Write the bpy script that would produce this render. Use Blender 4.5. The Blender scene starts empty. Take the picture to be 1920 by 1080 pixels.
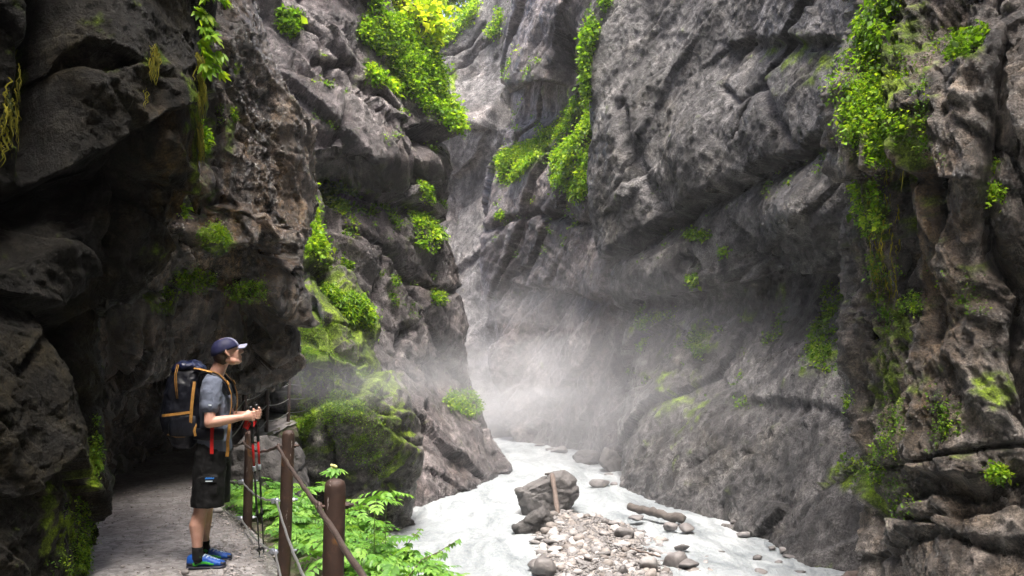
import bpy, bmesh, math, random
import numpy as np
from mathutils import Vector, Matrix, Euler

# ------------------------------------------------------------------ camera, sky, sun, exposure
S = bpy.context.scene
COL = S.collection
FPX = 1507.0                      # focal length in pixels of a 1920 wide frame
PITCH = math.atan(137 / FPX)
CAM = np.array([0.0, 0.0, 1.6])
cd = bpy.data.cameras.new('camera'); cam = bpy.data.objects.new('camera', cd); COL.objects.link(cam)
cam.location = CAM; cam.rotation_euler = (math.pi / 2 + PITCH, 0, 0)
cd.sensor_width = 36; cd.lens = FPX / 1920 * 36; cd.clip_end = 500; cd.clip_start = 0.05
S.camera = cam

SUN_EL, SUN_AZ = math.radians(73), math.radians(176)      # azimuth from +Y (up the gorge) towards +X
w = bpy.data.worlds.new('World'); S.world = w; w.use_nodes = True
nt = w.node_tree; bg = nt.nodes['Background']; bg.inputs["Strength"].default_value = 0.12
sky = nt.nodes.new('ShaderNodeTexSky'); sky.sky_type = 'NISHITA'; sky.sun_disc = False
sky.sun_elevation = SUN_EL; sky.sun_rotation = SUN_AZ
sky.air_density = 0.8; sky.dust_density = 6.0; sky.ozone_density = 0.6
nt.links.new(sky.outputs[0], bg.inputs['Color'])
sd = bpy.data.lights.new('sun', 'SUN'); sun = bpy.data.objects.new('sun', sd); COL.objects.link(sun)
sd.energy = 1.5; sd.angle = math.radians(24); sd.color = (1.0, 0.965, 0.91)
sdir = Vector((math.sin(SUN_AZ) * math.cos(SUN_EL), math.cos(SUN_AZ) * math.cos(SUN_EL), math.sin(SUN_EL)))
sun.rotation_euler = sdir.to_track_quat('Z', 'Y').to_euler()
sun.location = (0, 20, 80)
VS = S.view_settings
VS.view_transform = 'Standard'; VS.look = 'None'; VS.gamma = 1; VS.use_curve_mapping = False
VS.exposure = 2.62
S.display_settings.display_device = 'sRGB'
CY = S.cycles
CY.use_denoising = True
try: CY.denoiser = 'OPENIMAGEDENOISE'
except Exception: pass
CY.use_adaptive_sampling = True; CY.adaptive_threshold = 0.02
CY.max_bounces = 4; CY.diffuse_bounces = 2; CY.glossy_bounces = 2; CY.transmission_bounces = 3
CY.volume_bounces = 1; CY.transparent_max_bounces = 8
CY.caustics_reflective = False; CY.caustics_refractive = False
CY.sample_clamp_indirect = 6.0
CY.volume_step_rate = 1.0; CY.volume_max_steps = 96

# ------------------------------------------------------------------ small helpers
cT, sT = math.cos(PITCH), math.sin(PITCH)
WATER_Z = -3.4

def P(px, py, Y):
    """point seen at photograph position px,py at the distance Y ahead of the viewer"""
    a = (px - 960) / FPX; b = (540 - py) / FPX
    d = np.array([a, cT - b * sT, sT + b * cT])
    return CAM + d * (Y / d[1])

def proj(V):
    q = V - CAM
    f = q[..., 1] * cT + q[..., 2] * sT
    u = -q[..., 1] * sT + q[..., 2] * cT
    f = np.where(np.abs(f) < 1e-3, 1e-3, f)
    return 960 + FPX * q[..., 0] / f, 540 - FPX * u / f, f

def ground_Y(py, z):
    """distance at which a spot at height z is seen at photograph row py"""
    b = (540 - py) / FPX; return (z - 1.6) * (cT - b * sT) / (sT + b * cT)

def Wz(px, Y, z):
    """point at photograph column px, distance Y and height z"""
    f = Y * cT + (z - 1.6) * sT
    return np.array([(px - 960) / FPX * f, Y, z])

def tag(o, label=None, cat=None, group=None, kind=None):
    if label: o['label'] = label
    if cat: o['category'] = cat
    if group: o['group'] = group
    if kind: o['kind'] = kind
    return o

def empty(name, loc=(0, 0, 0), rot=(0, 0, 0)):
    o = bpy.data.objects.new(name, None); COL.objects.link(o)
    o.location = loc; o.rotation_euler = rot; o.empty_display_size = 0.1
    return o

def link(name, me, mat=None, parent=None, smooth=True):
    o = bpy.data.objects.new(name, me); COL.objects.link(o)
    if mat and not me.materials: me.materials.append(mat)
    if smooth:
        me.polygons.foreach_set('use_smooth', np.ones(len(me.polygons), bool))
    if parent: o.parent = parent
    return o

def mesh(name, V, F):
    """V (n,3) array, F: (m,3|4) array or list of faces"""
    me = bpy.data.meshes.new(name)
    if isinstance(F, np.ndarray):
        k = F.shape[1]; n = len(F)
        me.vertices.add(len(V)); me.vertices.foreach_set('co', np.asarray(V, np.float32).ravel())
        me.loops.add(n * k); me.loops.foreach_set('vertex_index', F.astype(np.int32).ravel())
        me.polygons.add(n)
        me.polygons.foreach_set('loop_start', np.arange(0, n * k, k, dtype=np.int32))
        me.update(calc_edges=True)
    else:
        me.from_pydata([tuple(v) for v in V], [], F); me.update()
    return me

def fattr(me, name, vals):
    a = me.attributes.new(name, 'FLOAT', 'POINT'); a.data.foreach_set('value', np.asarray(vals, np.float32))

# ------------------------------------------------------------------ noise
_rs = np.random.RandomState(7)
_G = _rs.normal(size=(256, 3)); _G /= np.linalg.norm(_G, axis=1)[:, None]
_G = _G.astype(np.float32)
_RND = _rs.rand(256, 4).astype(np.float32)
_PERM = np.concatenate([_rs.permutation(256)] * 3).astype(np.int32)

def _h(ix, iy, iz, seed):
    return _PERM[_PERM[_PERM[(ix + seed) & 255] + (iy & 255)] + (iz & 255)]

from concurrent.futures import ThreadPoolExecutor
_POOL = ThreadPoolExecutor(4)
def _split(fn, p, *a):
    if len(p) < 20000: return fn(p, *a)
    r = list(_POOL.map(lambda c: fn(c, *a), np.array_split(p, 8)))
    if isinstance(r[0], tuple): return tuple(np.concatenate(x) for x in zip(*r))
    return np.concatenate(r)

def perlin(p, seed=0): return _split(_perlin, p, seed)
def facet(p, seed=0, tilt=1.0): return _split(_facet, p, seed, tilt)

def _perlin(p, seed=0):
    p = p.astype(np.float32); i = np.floor(p).astype(np.int32); f = p - i
    u = f * f * f * (f * (f * 6 - 15) + 10)
    def g(a, b, c):
        gg = _G[_h(i[:, 0] + a, i[:, 1] + b, i[:, 2] + c, seed)]
        return gg[:, 0] * (f[:, 0] - a) + gg[:, 1] * (f[:, 1] - b) + gg[:, 2] * (f[:, 2] - c)
    x0 = g(0, 0, 0) * (1 - u[:, 0]) + g(1, 0, 0) * u[:, 0]
    x1 = g(0, 1, 0) * (1 - u[:, 0]) + g(1, 1, 0) * u[:, 0]
    x2 = g(0, 0, 1) * (1 - u[:, 0]) + g(1, 0, 1) * u[:, 0]
    x3 = g(0, 1, 1) * (1 - u[:, 0]) + g(1, 1, 1) * u[:, 0]
    return (x0 * (1 - u[:, 1]) + x1 * u[:, 1]) * (1 - u[:, 2]) + (x2 * (1 - u[:, 1]) + x3 * u[:, 1]) * u[:, 2]

def fbm(p, oct=5, seed=0, gain=0.5, ridged=False):
    s = np.zeros(len(p), np.float32); a = 1.0
    for o in range(oct):
        n = perlin(p * (2.03 ** o) + 17.3 * o, seed + o * 13)
        s += a * ((0.35 - np.abs(n)) if ridged else n); a *= gain
    return s

def _facet(p, seed=0, tilt=1.0):
    """blocks: every cell is a tilted plane of its own; returns height and distance to the joint"""
    p = p.astype(np.float32); i = np.floor(p).astype(np.int32)
    F1 = np.full(len(p), 9.0, np.float32); F2 = F1.copy(); val = np.zeros(len(p), np.float32)
    for a in (-1, 0, 1):
        for b in (-1, 0, 1):
            for c in (-1, 0, 1):
                h = _h(i[:, 0] + a, i[:, 1] + b, i[:, 2] + c, seed)
                r = _RND[h]
                dx = i[:, 0] + a + r[:, 0] - p[:, 0]; dy = i[:, 1] + b + r[:, 1] - p[:, 1]; dz = i[:, 2] + c + r[:, 2] - p[:, 2]
                d = dx * dx + dy * dy + dz * dz
                m = d < F1
                F2 = np.where(m, F1, np.minimum(F2, d))
                g = _G[(h * 7 + 3) & 255]
                v = -(dx * g[:, 0] + dy * g[:, 1] + dz * g[:, 2]) * tilt + (r[:, 3] - 0.5)
                val = np.where(m, v, val); F1 = np.where(m, d, F1)
    return val, np.sqrt(F2) - np.sqrt(F1)

def sstep(a, b, x):
    t = np.clip((x - a) / (b - a), 0, 1); return t * t * (3 - 2 * t)

def catmull(C, t):
    """smooth curve through the control values without overshoot; C (n,...), t in [0,n-1]"""
    n = len(C); i = np.clip(np.floor(t).astype(int), 0, n - 2); f = (t - i)
    f = f.reshape((-1,) + (1,) * (C.ndim - 1))
    D = np.diff(C, axis=0); m = np.zeros_like(C); a, b = D[:-1], D[1:]
    lim = 1.5 * np.minimum(np.abs(a), np.abs(b)); m[1:-1] = np.where(a * b > 0, np.clip((a + b) / 2, -lim, lim), 0); m[0] = D[0]; m[-1] = D[-1]
    f2 = f * f; f3 = f2 * f
    return C[i] * (2 * f3 - 3 * f2 + 1) + m[i] * (f3 - 2 * f2 + f) + C[i + 1] * (-2 * f3 + 3 * f2) + m[i + 1] * (f3 - f2)

def polydist(px, py, pts):
    """distance to a polyline and signed side (positive = right hand of travel, i.e. below for left-to-right lines)"""
    best = np.full(px.shape, 1e9); side = np.zeros(px.shape)
    for (ax, ay), (bx, by) in zip(pts[:-1], pts[1:]):
        dx, dy = bx - ax, by - ay; L2 = dx * dx + dy * dy
        t = np.clip(((px - ax) * dx + (py - ay) * dy) / L2, 0, 1)
        qx = px - ax - t * dx; qy = py - ay - t * dy
        d = np.hypot(qx, qy); m = d < best
        best = np.where(m, d, best); side = np.where(m, np.sign(dx * (py - ay) - dy * (px - ax)), side)
    return best, side

def inpoly(px, py, pts):
    c = np.zeros(px.shape, bool); n = len(pts)
    for k in range(n):
        x1, y1 = pts[k]; x2, y2 = pts[(k + 1) % n]
        if y1 == y2: continue
        cond = ((y1 > py) != (y2 > py)) & (px < (x2 - x1) * (py - y1) / (y2 - y1) + x1)
        c ^= cond
    return c

def spread(pw, n):
    """sample parameters over control intervals, dense where the interval shows wide"""
    pw = np.asarray(pw, float); c = np.concatenate([[0], np.cumsum(pw)])
    return np.interp(np.linspace(0, c[-1], n), c, np.arange(len(c)))

def grid_faces(nv, nu, flip=False):
    a = np.arange(nv * nu).reshape(nv, nu)
    q = np.stack([a[:-1, :-1], a[1:, :-1], a[1:, 1:], a[:-1, 1:]], -1).reshape(-1, 4)
    return q[:, ::-1] if flip else q

def grid_normals(V):
    du = np.gradient(V, axis=1); dv = np.gradient(V, axis=0)
    n = np.cross(du, dv); return n / np.maximum(np.linalg.norm(n, axis=-1, keepdims=True), 1e-9)

# ------------------------------------------------------------------ materials
def newmat(name):
    m = bpy.data.materials.new(name); m.use_nodes = True
    n = m.node_tree.nodes; return m, n, m.node_tree.links, n['Principled BSDF']

def ramp(n, l, src, stops, interp='LINEAR'):
    r = n.new('ShaderNodeValToRGB'); e = r.color_ramp.elements; r.color_ramp.interpolation = interp
    while len(e) < len(stops): e.new(0.5)
    for k, (p, c) in enumerate(stops):
        e[k].position = p; e[k].color = (*c, 1) if len(c) == 3 else c
    l.new(src, r.inputs[0]); return r.outputs[0]

def noise(n, l, vec, scale, detail=6, rough=0.6, dist=0.0):
    t = n.new('ShaderNodeTexNoise'); t.inputs['Scale'].default_value = scale; t.inputs['Detail'].default_value = detail
    t.inputs['Roughness'].default_value = rough; t.inputs['Distortion'].default_value = dist
    if vec is not None: l.new(vec, t.inputs['Vector'])
    return t.outputs[0]

def mapping(n, l, vec, scale=(1, 1, 1), rot=(0, 0, 0)):
    m = n.new('ShaderNodeMapping'); m.inputs['Scale'].default_value = scale; m.inputs['Rotation'].default_value = rot
    l.new(vec, m.inputs['Vector']); return m.outputs[0]

def mixc(n, l, fac, a, b, mode='MIX'):
    m = n.new('ShaderNodeMix'); m.data_type = 'RGBA'; m.blend_type = mode
    for s, v in ((m.inputs['Factor'], fac), (m.inputs['A'], a), (m.inputs['B'], b)):
        pass
    ins = [i for i in m.inputs if i.enabled]
    for s, v in zip(ins, (fac, a, b)):
        if isinstance(v, (int, float)): s.default_value = v
        elif isinstance(v, tuple): s.default_value = (*v, 1)
        else: l.new(v, s)
    return [o for o in m.outputs if o.enabled][0]

def math_(n, l, op, a, b=None):
    m = n.new('ShaderNodeMath'); m.operation = op
    for s, v in zip(m.inputs, (a, b)):
        if v is None: continue
        if isinstance(v, (int, float)): s.default_value = v
        else: l.new(v, s)
    return m.outputs[0]

def maprange(n, l, v, a, b, c=0, d=1):
    m = n.new('ShaderNodeMapRange'); l.new(v, m.inputs[0])
    for k, x in zip((1, 2, 3, 4), (a, b, c, d)): m.inputs[k].default_value = x
    return m.outputs[0]

def bump(n, l, h, strength, dist, prev=None):
    b = n.new('ShaderNodeBump'); b.inputs['Strength'].default_value = strength; b.inputs['Distance'].default_value = dist
    l.new(h, b.inputs['Height'])
    if prev is not None: l.new(prev, b.inputs['Normal'])
    return b.outputs[0]

ROCK = {}
def rock_mat(name, dark, mid, light, stain=(0.13, 0.085, 0.05), stain_amt=0.4, rough=(0.45, 0.85), fs=1.0, bstr=0.8, spec=0.5, streak=0.35):
    """colour, roughness and moss vary over the mesh (see cliff); the shader adds the grain"""
    ROCK[name] = dict(dark=dark, mid=mid, light=light, stain=stain, stain_amt=stain_amt, rough=rough, streak=streak)
    m, n, l, b = newmat(name)
    pos = n.new('ShaderNodeNewGeometry').outputs['Position']
    ac = n.new('ShaderNodeAttribute'); ac.attribute_name = 'col'
    ar = n.new('ShaderNodeAttribute'); ar.attribute_name = 'rgh'
    f1 = noise(n, l, pos, 3.5 * fs, 7, 0.72, 0.25); f2 = noise(n, l, pos, 24 * fs, 3, 0.7)
    g = ramp(n, l, math_(n, l, 'ADD', math_(n, l, 'MULTIPLY', f1, 0.55), math_(n, l, 'MULTIPLY', f2, 0.45)), [(0.40, (0.32,) * 3), (0.5, (0.92,) * 3), (0.61, (2.2,) * 3)])
    l.new(mixc(n, l, 1.0, ac.outputs['Color'], g, 'MULTIPLY'), b.inputs['Base Color'])
    l.new(ar.outputs['Fac'], b.inputs['Roughness'])
    aw = n.new('ShaderNodeAttribute'); aw.attribute_name = 'wet'; l.new(aw.outputs['Fac'], b.inputs['Coat Weight']); b.inputs['Coat Roughness'].default_value = 0.09
    b.inputs['Specular IOR Level'].default_value = spec
    h = math_(n, l, 'ADD', f1, math_(n, l, 'MULTIPLY', f2, 0.22))
    nb = bump(n, l, h, bstr, 0.32 / fs); l.new(nb, b.inputs['Normal']); l.new(nb, b.inputs['Coat Normal'])
    return m

def simple(name, col, rough=0.6, var=0.15, scale=20, bstr=0.2, bdist=0.01, metal=0.0, spec=0.5, coord='Object'):
    m, n, l, b = newmat(name)
    t = n.new('ShaderNodeTexCoord'); vec = t.outputs[coord]
    f = noise(n, l, vec, scale, 6, 0.65)
    lo = tuple(x * (1 - var) for x in col); hi = tuple(min(1, x * (1 + var)) for x in col)
    l.new(ramp(n, l, f, [(0.3, lo), (0.7, hi)]), b.inputs['Base Color'])
    b.inputs['Roughness'].default_value = rough; b.inputs['Metallic'].default_value = metal
    b.inputs['Specular IOR Level'].default_value = spec
    if bstr: l.new(bump(n, l, noise(n, l, vec, scale * 2, 5, 0.6), bstr, bdist), b.inputs['Normal'])
    return m

def leaf_mat(name, c0, c1, c2, trans=0.45, rough=0.5):
    m, n, l, b = newmat(name)
    a = n.new('ShaderNodeAttribute'); a.attribute_name = 'hue'
    oi = n.new('ShaderNodeObjectInfo'); hv = math_(n, l, 'ADD', a.outputs['Fac'], maprange(n, l, oi.outputs['Random'], 0, 1, -0.18, 0.18))
    c = ramp(n, l, hv, [(0.0, c0), (0.55, c1), (1.0, c2)])
    l.new(c, b.inputs['Base Color']); b.inputs['Roughness'].default_value = rough
    b.inputs['Specular IOR Level'].default_value = 0.3
    t = n.new('ShaderNodeBsdfTranslucent'); l.new(mixc(n, l, 1.0, c, (1.5, 1.45, 0.7), 'MULTIPLY'), t.inputs['Color'])
    mx = n.new('ShaderNodeMixShader'); mx.inputs[0].default_value = trans
    l.new(b.outputs[0], mx.inputs[1]); l.new(t.outputs[0], mx.inputs[2])
    l.new(mx.outputs[0], n['Material Output'].inputs['Surface'])
    return m

def asym(x, k=0.84):
    f = x - np.floor(x); return np.where(f < k, f / k, (1 - f) / (1 - k))

def tri(x): return 2 * np.abs(x - np.floor(x + 0.5))

M = {}
for _k, _a in dict(
    rock_left=dict(dark=(0.022, 0.018, 0.019), mid=(0.10, 0.085, 0.086), light=(0.25, 0.225, 0.22), stain=(0.15, 0.115, 0.10), stain_amt=0.4, fs=0.8, rough=(0.25, 0.65)),
    rock_right=dict(dark=(0.028, 0.0265, 0.027), mid=(0.088, 0.083, 0.082), light=(0.20, 0.191, 0.186), stain=(0.12, 0.105, 0.08), stain_amt=0.35, fs=0.8, streak=0.5, rough=(0.25, 0.65)),
    rock_far=dict(dark=(0.045, 0.042, 0.042), mid=(0.125, 0.118, 0.115), light=(0.25, 0.238, 0.23), stain=(0.17, 0.14, 0.125), stain_amt=0.4, fs=0.5),
    rock_buttress=dict(dark=(0.026, 0.021, 0.017), mid=(0.115, 0.097, 0.083), light=(0.29, 0.26, 0.235), stain=(0.15, 0.11, 0.07), stain_amt=0.5, fs=1.3, rough=(0.2, 0.65), streak=0.5),
    rock_wet=dict(dark=(0.02, 0.015, 0.012), mid=(0.085, 0.064, 0.05), light=(0.22, 0.17, 0.135), stain=(0.12, 0.075, 0.035), stain_amt=0.6, fs=2.6, rough=(0.12, 0.45), bstr=1.0, spec=0.9),
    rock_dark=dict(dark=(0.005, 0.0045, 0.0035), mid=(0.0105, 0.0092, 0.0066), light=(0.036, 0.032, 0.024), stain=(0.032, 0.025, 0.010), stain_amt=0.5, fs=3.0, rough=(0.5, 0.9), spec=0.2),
    rock_moss=dict(dark=(0.025, 0.022, 0.02), mid=(0.09, 0.08, 0.072), light=(0.21, 0.195, 0.18), stain=(0.10, 0.09, 0.04), stain_amt=0.5, fs=1.2)).items():
    M[_k] = rock_mat(_k, **_a)

# ------------------------------------------------------------------ cliffs
CL = {}

def cliff(name, cols, nu, nv, mat, label, scale=1.0, amp=1.0, grooves=(), steps=(), bumps=(), flute=0.0, moss=(), wet=(), tint=(),
          moss_up=0.0, seed=0, mid=1.0, grain=1.0, joint=1.0, bed=None, long=1.0, bigamp=1.0, dip=(0.35, 0.2), cw=None, rw=None, wet_all=0.0, blocky=1.0):
    C = np.array([[np.asarray(p, float) for p in c] for c in cols])          # (ncol, nrow, 3)
    C = C.transpose(1, 0, 2)                                                 # rows, cols
    px, py, f = proj(C); px = np.clip(px, -700, 2600); py = np.clip(py, -700, 1500)
    if cw is None: cw = np.hypot(np.diff(px, axis=1), np.diff(py, axis=1)).mean(0) + 14
    if rw is None: rw = np.hypot(np.diff(px, axis=0), np.diff(py, axis=0)).mean(1) + 14
    tu = spread(cw, nu); tv = spread(rw, nv)
    A = catmull(C, tv); B = catmull(A.transpose(1, 0, 2), tu).transpose(1, 0, 2)   # nv,nu,3
    N = grid_normals(B)
    if np.mean(np.sum(N * (CAM - B), -1)) < 0: N = -N; flip = True
    else: flip = False
    px, py, f = proj(B)
    V = B.reshape(-1, 3).astype(np.float32); n3 = N.reshape(-1, 3).astype(np.float32)
    px = px.ravel(); py = py.ravel()
    # block joints follow the tilted beds
    R = np.array(Euler((dip[0], dip[1], 0.4)).to_matrix())
    if bed is not None:                                   # bed normal; the strike runs along the wall
        bz = np.array(bed, float); bz /= np.linalg.norm(bz); nm = n3.mean(0); bx = np.cross(bz, nm); bx /= np.linalg.norm(bx); R = np.stack([bx, np.cross(bz, bx), bz])
    q = V @ R.T.astype(np.float32)
    warp = np.stack([fbm(q * 0.5 / scale, 3, seed + k) for k in (1, 2, 3)], -1) * 0.5 * scale
    qw = (q + warp) * np.array([0.75 / long, 0.85, 1.9], np.float32)
    f1, e1 = facet(qw / (3.2 * scale), seed + 5); f2, e2 = facet(qw / (1.15 * scale) + 9.1, seed + 21); f3, e3 = facet(q / (0.36 * scale) + 3.3, seed + 31)
    f4, e4 = facet(q / (0.13 * scale) + 1.3, seed + 37)
    big = fbm(V * 0.22 / scale, 3, seed + 40)
    fine = fbm(V * 2.2 / scale, 4, seed + 50, 0.6)
    rid = fbm(q * np.array([0.8, 0.8, 1.8], np.float32) / scale, 3, seed + 60, 0.55, True)
    d = 0.9 * bigamp * big * scale + (blocky * (0.62 * f1 + mid * (0.08 * f2 + 0.03 * f3)) + grain * (0.022 * f4 + 0.05 * fine) + mid * 0.04 * rid) * scale
    d -= blocky * (0.14 * np.exp(-e1 / 0.025) + mid * 0.05 * np.exp(-e2 / 0.02)) * scale
    # joint sets: straight creases and ledges that cut the rock into planes
    ph0 = 0.9 * perlin(q * 0.22 / scale, seed + 45); ph1 = 0.5 * perlin(q * 0.7 / scale, seed + 46); jm = 0.45 + 0.55 * sstep(-0.25, 0.25, perlin(q * 0.3 / scale + 9, seed + 47))
    for dr, sz, am, fn in (((0.1, 0.15, 1), 1.25, 0.20, asym), ((1, 0.25, 0.2), 1.9 * long, 0.26 / long ** 0.5, tri), ((0.55 / long, 0.6, -0.55), 1.05, 0.13 / long ** 0.5, tri), ((-0.05, 0.2, 1), 0.36, 0.05, asym), ((0.75, -0.5, 0.4), 0.42, 0.055, tri), ((0.3, 0.9, 0.5), 0.2, 0.022, tri)):
        v_ = np.array(dr) / np.linalg.norm(dr); t = (q @ v_.astype(np.float32)) / (sz * scale) + ph0 + ph1 + 0.12 * f1
        t = t + 0.22 * np.sin(t * 2.3) + 0.15 * np.sin(t * 5.1 + 1)
        d += joint * am * scale * (fn(t) - 0.5) * jm
    # tilted beds and joints: every layer stands a little proud or back
    for ax, sp, am in ((2, 0.9, 0.10), (0, 1.7, 0.08), (2, 0.24, 0.02 * mid)):
        t = q[:, ax] / (sp * scale) + 0.35 * warp[:, 1] / scale + 0.2 * fine; li = np.floor(t); fr = t - li
        a0 = _RND[(li.astype(int) * 37 + seed) & 255, 0]; a1 = _RND[((li.astype(int) + 1) * 37 + seed) & 255, 0]
        d += blocky * am * scale * ((a0 + (a1 - a0) * sstep(0.86, 0.98, fr)) - 0.5 - 0.35 * np.exp(-((fr - 0.97) / 0.05) ** 2)) * sstep(-0.3, 0.25, big * (1 if ax else -1))
    d *= amp
    if flute:
        fl = fbm(np.stack([V[:, 0] * 1.15 + 0.25 * V[:, 2], V[:, 1] * 0.8, V[:, 2] * 0.13], -1) / 0.8, 5, seed + 70, 0.58, True)
        fm = sstep(-3.0, 1.0, V[:, 2]) * 0.8 + 0.2
        d += flute * fl * fm
    jx = fbm(V * 0.9 / scale, 3, seed + 80) * 14; jy = fbm(V * 0.9 / scale + 5.5, 3, seed + 81) * 14
    for pts, wd, dep in grooves:
        dd, sd_ = polydist(px + jx, py + jy, pts); d -= dep * np.exp(-(dd / wd) ** 2)
    for pts, wd, dep, decay in steps:                 # rock above the line hangs out over a recess that fades out below
        dd, sd_ = polydist(px + jx, py + jy, pts); s = dd * sd_
        d -= dep * sstep(-wd * 1.2, wd * 1.6, s) * np.exp(-np.maximum(s, 0) / decay)
    for bx, by, rx, ry, dep in bumps:
        d += dep * np.exp(-(((px - bx) / rx) ** 2 + ((py - by) / ry) ** 2))
    V = V + n3 * d[:, None]
    G = V.reshape(nv, nu, 3); Nf = grid_normals(G); Nf = -Nf if flip else Nf
    Nf = Nf.reshape(-1, 3)
    me = mesh(name, V, grid_faces(nv, nu, flip))
    px, py, _ = proj(V)
    def region(regs):
        a = np.zeros(len(V))
        for r in regs:
            if len(r) == 5: a = np.maximum(a, r[4] * np.exp(-(((px - r[0]) / r[2]) ** 2 + ((py - r[1]) / r[3]) ** 2)))
            else: a = np.maximum(a, r[1] * np.exp(-(polydist(px, py, r[0])[0] / r[2]) ** 2))
        return a
    pat = sstep(-0.25, 0.3, fbm(V * 0.8 / scale, 4, seed + 90))
    up = np.clip(Nf[:, 2], -0.3, 1)
    mo = region(moss) * (0.45 + 0.55 * pat) * (0.75 + 0.5 * up) + moss_up * sstep(0.25, 0.8, up) * pat
    # colour of the rock itself: beds, patches, seep streaks, veins, then moss
    rk = ROCK[mat]; c3 = lambda k: np.array(rk[k])[None]
    v = 0.5 + 0.5 * fbm(V * 0.55 / scale, 3, seed + 100, 0.6) + 0.5 * fbm(q * np.array([0.5, 0.5, 3.2], np.float32) / scale, 3, seed + 104, 0.6) + 0.10 * f2 + 0.10 * f3
    t = np.clip(v, 0, 1)[:, None]
    col = np.where(t < 0.5, c3('dark') + (c3('mid') - c3('dark')) * t * 2, c3('mid') + (c3('light') - c3('mid')) * (t * 2 - 1))
    stn = sstep(0.0, 0.45, fbm(V * 0.8 / scale + 31, 3, seed + 110, 0.6))[:, None]
    col = col + (c3('stain') * (0.4 + 1.2 * t) - col) * stn * rk['stain_amt']
    vert = fbm(V * np.array([2.2, 2.2, 0.16], np.float32) / scale, 3, seed + 115, 0.6)
    col *= 1 - rk['streak'] * 1.3 * sstep(-0.02, 0.4, vert)[:, None]
    col *= 1 + 0.7 * (np.exp(-e1 / 0.012) * sstep(0.1, 0.3, -vert))[:, None]
    tn = (np.clip(region(tint), 0, 1) * sstep(-0.2, 0.3, -vert))[:, None]
    col = col + (np.array([[0.17, 0.095, 0.028]]) - col) * tn * 0.8
    mk = sstep(0.26, 0.52, np.clip(mo * 1.15, 0, 1) + 0.5 * fine)[:, None]
    mt = np.clip(0.45 + 0.9 * fbm(V * 1.7 / scale + 3, 2, seed + 120, 0.6), 0, 1)[:, None]
    mcol = np.array([[0.035, 0.06, 0.006]]) * (1 - mt) + np.array([[0.20, 0.29, 0.018]]) * mt
    col = col + (mcol - col) * mk
    wt = np.clip(region(wet) + wet_all, 0, 1)
    rg = rk['rough'][0] + (rk['rough'][1] - rk['rough'][0]) * sstep(-0.3, 0.3, fbm(V * 1.6 / scale + 8, 2, seed + 130))
    rg = rg * (1 - wt) + 0.2 * wt; rg = rg + (0.95 - rg) * mk[:, 0]
    ca = me.attributes.new('col', 'FLOAT_COLOR', 'POINT'); ca.data.foreach_set('color', np.concatenate([np.clip(col, 0.003, 0.8), np.ones((len(col), 1))], 1).astype(np.float32).ravel())
    fattr(me, 'rgh', rg); fattr(me, 'wet', wt * (1 - mk[:, 0]) * 0.8)
    o = link(name, me, M[mat], None, False); tag(o, label, None, None, 'structure')
    CL[name] = dict(V=V, N=Nf, px=px, py=py, front=np.sum(Nf * (CAM - V), 1) > 0)
    return o

def cols_of(ys, table):
    """table: list of columns; a column is a list of (px, Y) or (px, y, Y) per row"""
    out = []
    for c in table:
        out.append([P(p[0], ys[k], p[1]) if len(p) == 2 else P(*p) for k, p in enumerate(c)])
    return out

def zz(px, Y): return list(zip(px, Y))
WL = lambda Y: float(proj(np.array([0.0, Y, WATER_Z]))[1])

# main wall on the far bank
yB = [-700, -150, 80, 260, 400, 500, 590, 720, 840]
def colB(px, Y, pw, Yw):
    c = [(a, b) for a, b in zip(px, Y)]
    return c + [(pw, WL(Yw), Yw), (pw - 8, WL(Yw) + 95, Yw - 0.7)]
eB = colB([1145, 1128, 1104, 1108, 1113, 1128, 1152, 1182, 1173], [37, 37, 36.5, 36, 36, 35.6, 36.2, 35, 34], 1169, 33.6)
tB = [[(p[0] + 30, p[1] + 9) if len(p) == 2 else (p[0] + 30, p[1], p[2] + 9) for p in eB],
      [(p[0] + 6, p[1] + 2.2) if len(p) == 2 else (p[0] + 6, p[1], p[2] + 2.2) for p in eB],
      eB,
      colB([1215, 1215, 1210, 1210, 1215, 1222, 1235, 1245, 1240], [33.5, 33.2, 33, 33, 33, 32.4, 33.6, 31.8, 30.2], 1232, 29.1),
      colB([1330, 1330, 1330, 1330, 1330, 1332, 1335, 1340, 1340], [29.8, 29.6, 29.5, 29.2, 29.4, 29.5, 30.8, 29.2, 27.2], 1340, 26.1),
      colB([1425] * 9, [27.2, 27, 27, 26.4, 26.4, 27.4, 28.4, 26.6, 24.9], 1412, 23.8),
      colB([1520] * 9, [24.2, 24, 24, 23.4, 23.3, 25.4, 26.0, 23.7, 22.3], 1500, 21.2),
      colB([1625] * 9, [21.2, 21, 21, 21, 21.4, 23.0, 23.0, 21.4, 20.4], 1625, 19.7),
      colB([1760] * 9, [18.4, 18.3, 18.3, 18.4, 19, 20, 20, 19, 18.6], 1760, 18.2)]
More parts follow.
